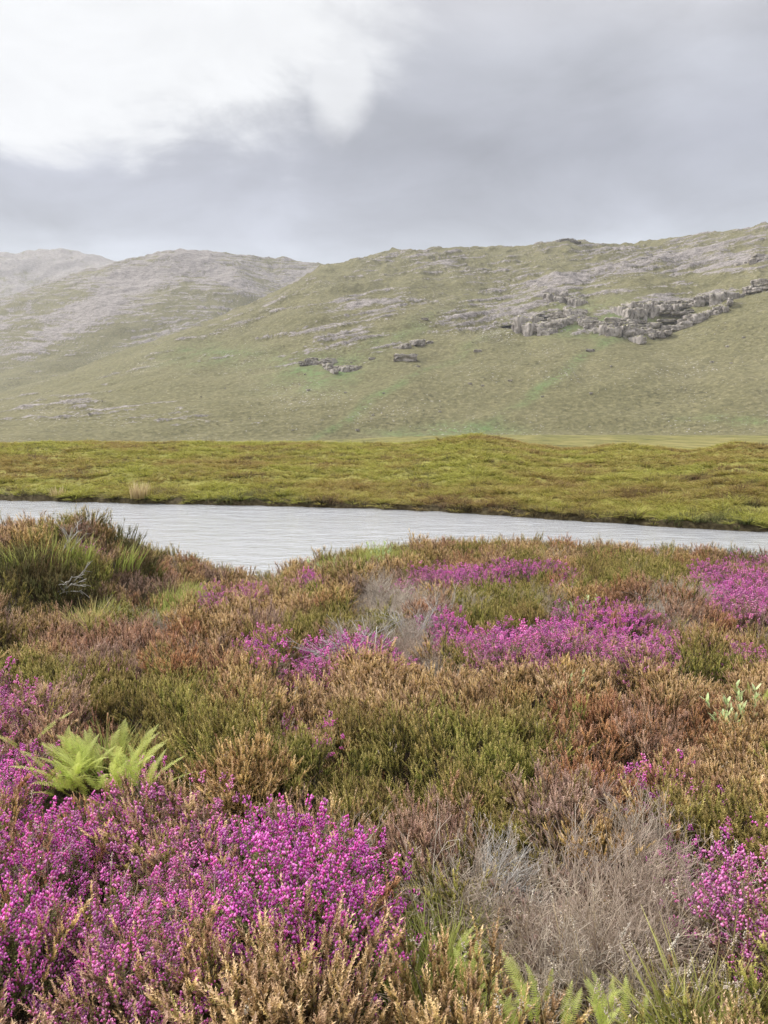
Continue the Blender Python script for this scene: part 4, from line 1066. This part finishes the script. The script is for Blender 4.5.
def crag(line, label, width=(4, 9), hgt=(8, 16), rows=1, density=1.0, name='rock_crag', drop=.48):
    """line: where the foot of the crag runs across the hillside"""
    pts = [hill_point(*p) for p in line]
    L = [0]
    for a, b in zip(pts, pts[1:]): L.append(L[-1] + (b - a).length)
    Vs, Fs = [], []; n = 0; s = 0
    while s < L[-1]:
        w = rng.uniform(*width)
        i = max(k for k in range(len(L)) if L[k] <= s + 1e-6); i = min(i, len(pts) - 2)
        f = min(1, (s - L[i]) / max(1e-6, L[i + 1] - L[i])); c = pts[i].lerp(pts[i + 1], f)
        dx, dy = (pts[i + 1] - pts[i]).x, (pts[i + 1] - pts[i]).y; an = math.atan2(dy, dx)
        up = Vector((-math.sin(an), math.cos(an), 0))
        if up.y < 0: up = -up
        for rw in range(rows):
            if rng.uniform() > density: continue
            h = rng.uniform(*hgt) * (1 - .25 * rw) * rng.choice([.7, .85, 1., 1.1]) * (.75 + .3 * math.sin(s * .05 + 1))
            V = block(w * rng.uniform(.42, .66), rng.uniform(5, 8), h * .5)
            ca, sa = math.cos(an + rng.uniform(-.25, .25)), math.sin(an + rng.uniform(-.25, .25))
            V = np.stack([V[:, 0] * ca - V[:, 1] * sa, V[:, 0] * sa + V[:, 1] * ca, V[:, 2]], 1)
            q = c + up * (rw * rng.uniform(8, 14) + 3 + rng.uniform(-4, 4))
            az = math.atan2(q.x, q.y); ii = int(np.argmin(np.abs(az_front - az))); kk2 = int(np.argmin(np.abs(Rh - math.hypot(q.x, q.y))))
            zz = ZH[ii, kk2]
            V = V + np.array([q.x, q.y, zz + h * (.5 - drop) + rng.uniform(-1, 1)])
            Vs.append(V); Fs.append(BF + n); n += len(V)
        s += w * .72
    V = np.concatenate(Vs); o0 = np.array([V[:, 0].mean(), V[:, 1].mean(), V[:, 2].min()])
    o = obj(name, raw_mesh(name, V - o0, np.concatenate(Fs), [RM]), None, tuple(o0))
    return tag(o, label, 'rock', 'rock outcrops on the hillside')
crag([(508, 330), (525, 333), (545, 334), (560, 328), (572, 322)], 'big pale crag forming the left end of the cliff band on the hill', (5, 11), (9, 17), 5, .95)
crag([(560, 316), (580, 322), (596, 330)], 'broken rock ledge joining the big left crag to the long cliff', (5, 9), (6, 12), 2, .7)
crag([(592, 333), (615, 335), (640, 334), (660, 331), (682, 328), (700, 321)], 'long stepped cliff of pale vertical rock in the middle of the hillside', (6, 13), (8, 14), 3, .95)
crag([(636, 342), (655, 339), (672, 336)], 'small low ledge just below the long cliff', (4, 7), (4, 7), 1, .8)
crag([(698, 320), (715, 314), (730, 309)], 'thin rock ledge continuing right of the long cliff', (3, 6), (5, 8), 1, .9)
crag([(628, 318), (650, 315), (680, 309), (700, 305)], 'upper broken rock band above the long cliff', (4, 9), (6, 13), 2, .7)
crag([(700, 303), (725, 298), (745, 293), (775, 288)], 'dark grey cliff band running off the right edge of the hill', (6, 13), (6, 11), 2, .95)
crag([(545, 303), (565, 302), (580, 306)], 'rocky knoll above the big left crag', (4, 8), (6, 12), 2, .6)
crag([(735, 266), (752, 264), (775, 260)], 'rock outcrop high on the right slope', (4, 9), (5, 10), 2, .6)
crag([(300, 366), (318, 364), (332, 366)], 'dark rock outcrop above the green patch on the lower slope', (3, 6), (3, 6), 2, .6)
crag([(334, 373), (346, 372), (360, 368)], 'grey outcrop right of the green patch', (3, 7), (4, 8), 2, .7)
crag([(400, 350), (420, 345), (436, 342)], 'low dark rock step above the pale boulder', (3, 6), (2.5, 5), 1, .6)
crag([(540, 243), (560, 242), (578, 243)], 'small rocky top on the hill skyline', (5, 9), (4, 7), 1, .8)
for (px, py, s, lab) in ((406, 360, 9, 'pale flat boulder alone on the green slope'), (372, 360, 2.6, 'tiny white boulder above the pale flat one'), (425, 320, 3, 'small boulder on the streaked slope'), (478, 352, 3, 'small grey boulder left of the cliff base'), (590, 352, 3, 'boulder fallen below the big crag')):
    c = hill_point(px, py); V = block(s, s * .5, s * .38, .34)
    tag(obj('boulder', raw_mesh('boulder', V, BF, [RM]), None, (c.x, c.y, c.z + .5)), lab, 'boulder')

src = [raw_mesh('boulder', block(s_, s_ * .7, s_ * .5, .3), BF, [RM]) for s_ in (.7, 1.0, 1.4)]
for k in range(34):
    px, py = (rng.uniform(280, 760), rng.uniform(335, 432)) if k % 3 else (rng.uniform(20, 400), rng.uniform(380, 436))
    c = hill_point(px, py)
    o = obj('stone', src[k % 3], None, (c.x, c.y, c.z + .2)); o.rotation_euler = (0, 0, rng.uniform(0, 6.28))
    tag(o, 'tiny pale stone speck on the grassy lower hillside', 'stone', 'stones scattered over the hillside')

# ------------------------------------------------------------------ light, sky, haze
SUN_EL, SUN_AZ = math.radians(44), math.radians(-62)       # azimuth from +Y (the view) towards +X
sd = bpy.data.lights.new('sun', 'SUN'); sd.energy = 3.9; sd.angle = math.radians(7); sd.color = (1, .965, .90)
so = bpy.data.objects.new('sun', sd); COL.objects.link(so)
sv = Vector((math.sin(SUN_AZ) * math.cos(SUN_EL), math.cos(SUN_AZ) * math.cos(SUN_EL), math.sin(SUN_EL)))
so.rotation_euler = (-sv).to_track_quat('-Z', 'Y').to_euler(); so.location = (0, 0, 900)

w = bpy.data.worlds.new('World'); scene.world = w; w.use_nodes = True
nt = w.node_tree; nt.nodes.clear(); L = nt.links
tc = nt.nodes.new('ShaderNodeTexCoord'); D = tc.outputs['Generated']
sky = nt.nodes.new('ShaderNodeTexSky'); sky.sky_type = 'NISHITA'; sky.sun_disc = False; sky.sun_elevation = SUN_EL; sky.sun_rotation = SUN_AZ
sp = nt.nodes.new('ShaderNodeSeparateXYZ'); L.new(D, sp.inputs[0])
zc = math_n(nt, 'MAXIMUM', sp.outputs[2], 0.0)
den = math_n(nt, 'ADD', zc, .16)
cv = nt.nodes.new('ShaderNodeCombineXYZ'); L.new(math_n(nt, 'DIVIDE', sp.outputs[0], den), cv.inputs[0]); L.new(math_n(nt, 'DIVIDE', sp.outputs[1], den), cv.inputs[1])
def wn(scale, detail, rough, off=0., dist=0.):
    mp = nt.nodes.new('ShaderNodeMapping'); L.new(cv.outputs[0], mp.inputs[0]); mp.inputs['Location'].default_value = (off, off * .7, off * .3)
    q = N(nt, 'ShaderNodeTexNoise', _Scale=scale, _Detail=detail, _Roughness=rough, _Distortion=dist); L.new(mp.outputs[0], q.inputs['Vector']); return q.outputs['Fac']
n1 = wn(.55, 4, .5, 3.1, .3); n2 = wn(1.7, 7, .56, 7.7, .35)
S_ = 10.0     # the Background runs at 0.1
def sc(c, k=1.0): return tuple(v * k * S_ for v in c)
el = ramp(nt, [(0, (.46, .485, .53)), (.215, (.45, .48, .535)), (.25, (.355, .375, .43)), (.31, (.315, .33, .385)), (.40, (.42, .435, .485)), (.475, (.53, .53, .56)), (.56, (1.3, 1.3, 1.33)), (1, (1.35, 1.35, 1.38))])
zt = math_n(nt, 'MULTIPLY_ADD', math_n(nt, 'SUBTRACT', n1, .5), .15, zc)
L.new(zt, el.inputs[0])
cm = nt.nodes.new('ShaderNodeVectorMath'); cm.operation = 'SCALE'; L.new(el.outputs[0], cm.inputs[0]); cm.inputs['Scale'].default_value = S_; cc = cm.outputs[0]
md = math_n(nt, 'MULTIPLY_ADD', math_n(nt, 'SUBTRACT', n2, .5), 1.15, 1.0); md = math_n(nt, 'MULTIPLY', md, math_n(nt, 'MULTIPLY_ADD', math_n(nt, 'SUBTRACT', n1, .5), .8, 1.0))
vm = nt.nodes.new('ShaderNodeVectorMath'); vm.operation = 'SCALE'; L.new(cc, vm.inputs[0]); L.new(md, vm.inputs['Scale'])
# break in the cloud, up and to the left
def gap(px, py, wu, wv, amp, soft):
    c = Vector([float(q) for q in pix_dir(px, py)]).normalized(); R_ = c.cross(Vector((0, 0, 1))).normalized(); U_ = R_.cross(c)
    def dot(v):
        q = nt.nodes.new('ShaderNodeVectorMath'); q.operation = 'DOT_PRODUCT'; L.new(D, q.inputs[0]); q.inputs[1].default_value = v; return q.outputs['Value']
    a = math_n(nt, 'MULTIPLY', dot(R_), 1 / wu); b = math_n(nt, 'MULTIPLY', dot(U_), 1 / wv)
    q = math_n(nt, 'ADD', math_n(nt, 'MULTIPLY', a, a), math_n(nt, 'MULTIPLY', b, b))
    rad = math_n(nt, 'SQRT', q); fr = math_n(nt, 'GREATER_THAN', dot(c), 0.2)
    e = math_n(nt, 'ADD', rad, math_n(nt, 'MULTIPLY', math_n(nt, 'SUBTRACT', n2, .5), -amp))
    e = math_n(nt, 'ADD', e, math_n(nt, 'MULTIPLY', math_n(nt, 'SUBTRACT', n3, .5), -amp * .5))
    mr = N(nt, 'ShaderNodeMapRange', interpolation_type='SMOOTHSTEP'); L.new(e, mr.inputs[0]); mr.inputs[1].default_value = 1 + soft; mr.inputs[2].default_value = 1 - soft
    mr.inputs[3].default_value = 0; mr.inputs[4].default_value = 1
    return math_n(nt, 'MULTIPLY', mr.outputs[0], fr)
n3 = wn(4.0, 5, .6, 1.3, .3)
g1 = gap(80, -20, .305, .15, 1.35, .24); g2 = gap(338, 80, .042, .062, 1.4, .36)
gg = math_n(nt, 'MAXIMUM', g1, math_n(nt, 'MULTIPLY', g2, .8))
bw = mixc(nt, math_n(nt, 'MULTIPLY_ADD', math_n(nt, 'SUBTRACT', n3, .40), 3.0, 0, clamp=True), sc((.98, .99, 1.0), .72), sc((.98, .99, 1.0), .80))
bright = mixc(nt, math_n(nt, 'MULTIPLY', gg, .95), vm.outputs[0], bw)
fin = mixc(nt, .04, bright, sky.outputs[0])
bg = N(nt, 'ShaderNodeBackground', _Strength=.1); L.new(fin, bg.inputs['Color'])
wo = nt.nodes.new('ShaderNodeOutputWorld'); L.new(bg.outputs[0], wo.inputs[0])

top = float(max(ZH.max(), EYE)) + 25
bpy.ops.mesh.primitive_cube_add(size=1, location=(0, 0, 0))
hz = bpy.context.object; hz.name = 'haze'
lo_z = float(min(ZH.min(), ZG.min())) - 1.0
hz.scale = (10700, 10700, top - lo_z); hz.location = (0, 0, (top + lo_z) / 2)
hm, hnt = new_mat('pale_haze')
pv = hnt.nodes.new('ShaderNodeVolumePrincipled'); pv.inputs['Color'].default_value = (.93, .95, 1, 1); pv.inputs['Density'].default_value = .0001; pv.inputs['Anisotropy'].default_value = .2
ho = hnt.nodes.new('ShaderNodeOutputMaterial'); hnt.links.new(pv.outputs[0], ho.inputs['Volume'])
hz.data.materials.append(hm)
tag(hz, 'thin pale haze in the air over the moor and hills', kind='stuff')
print('points', n, 'top', top, 'low', lo_z)
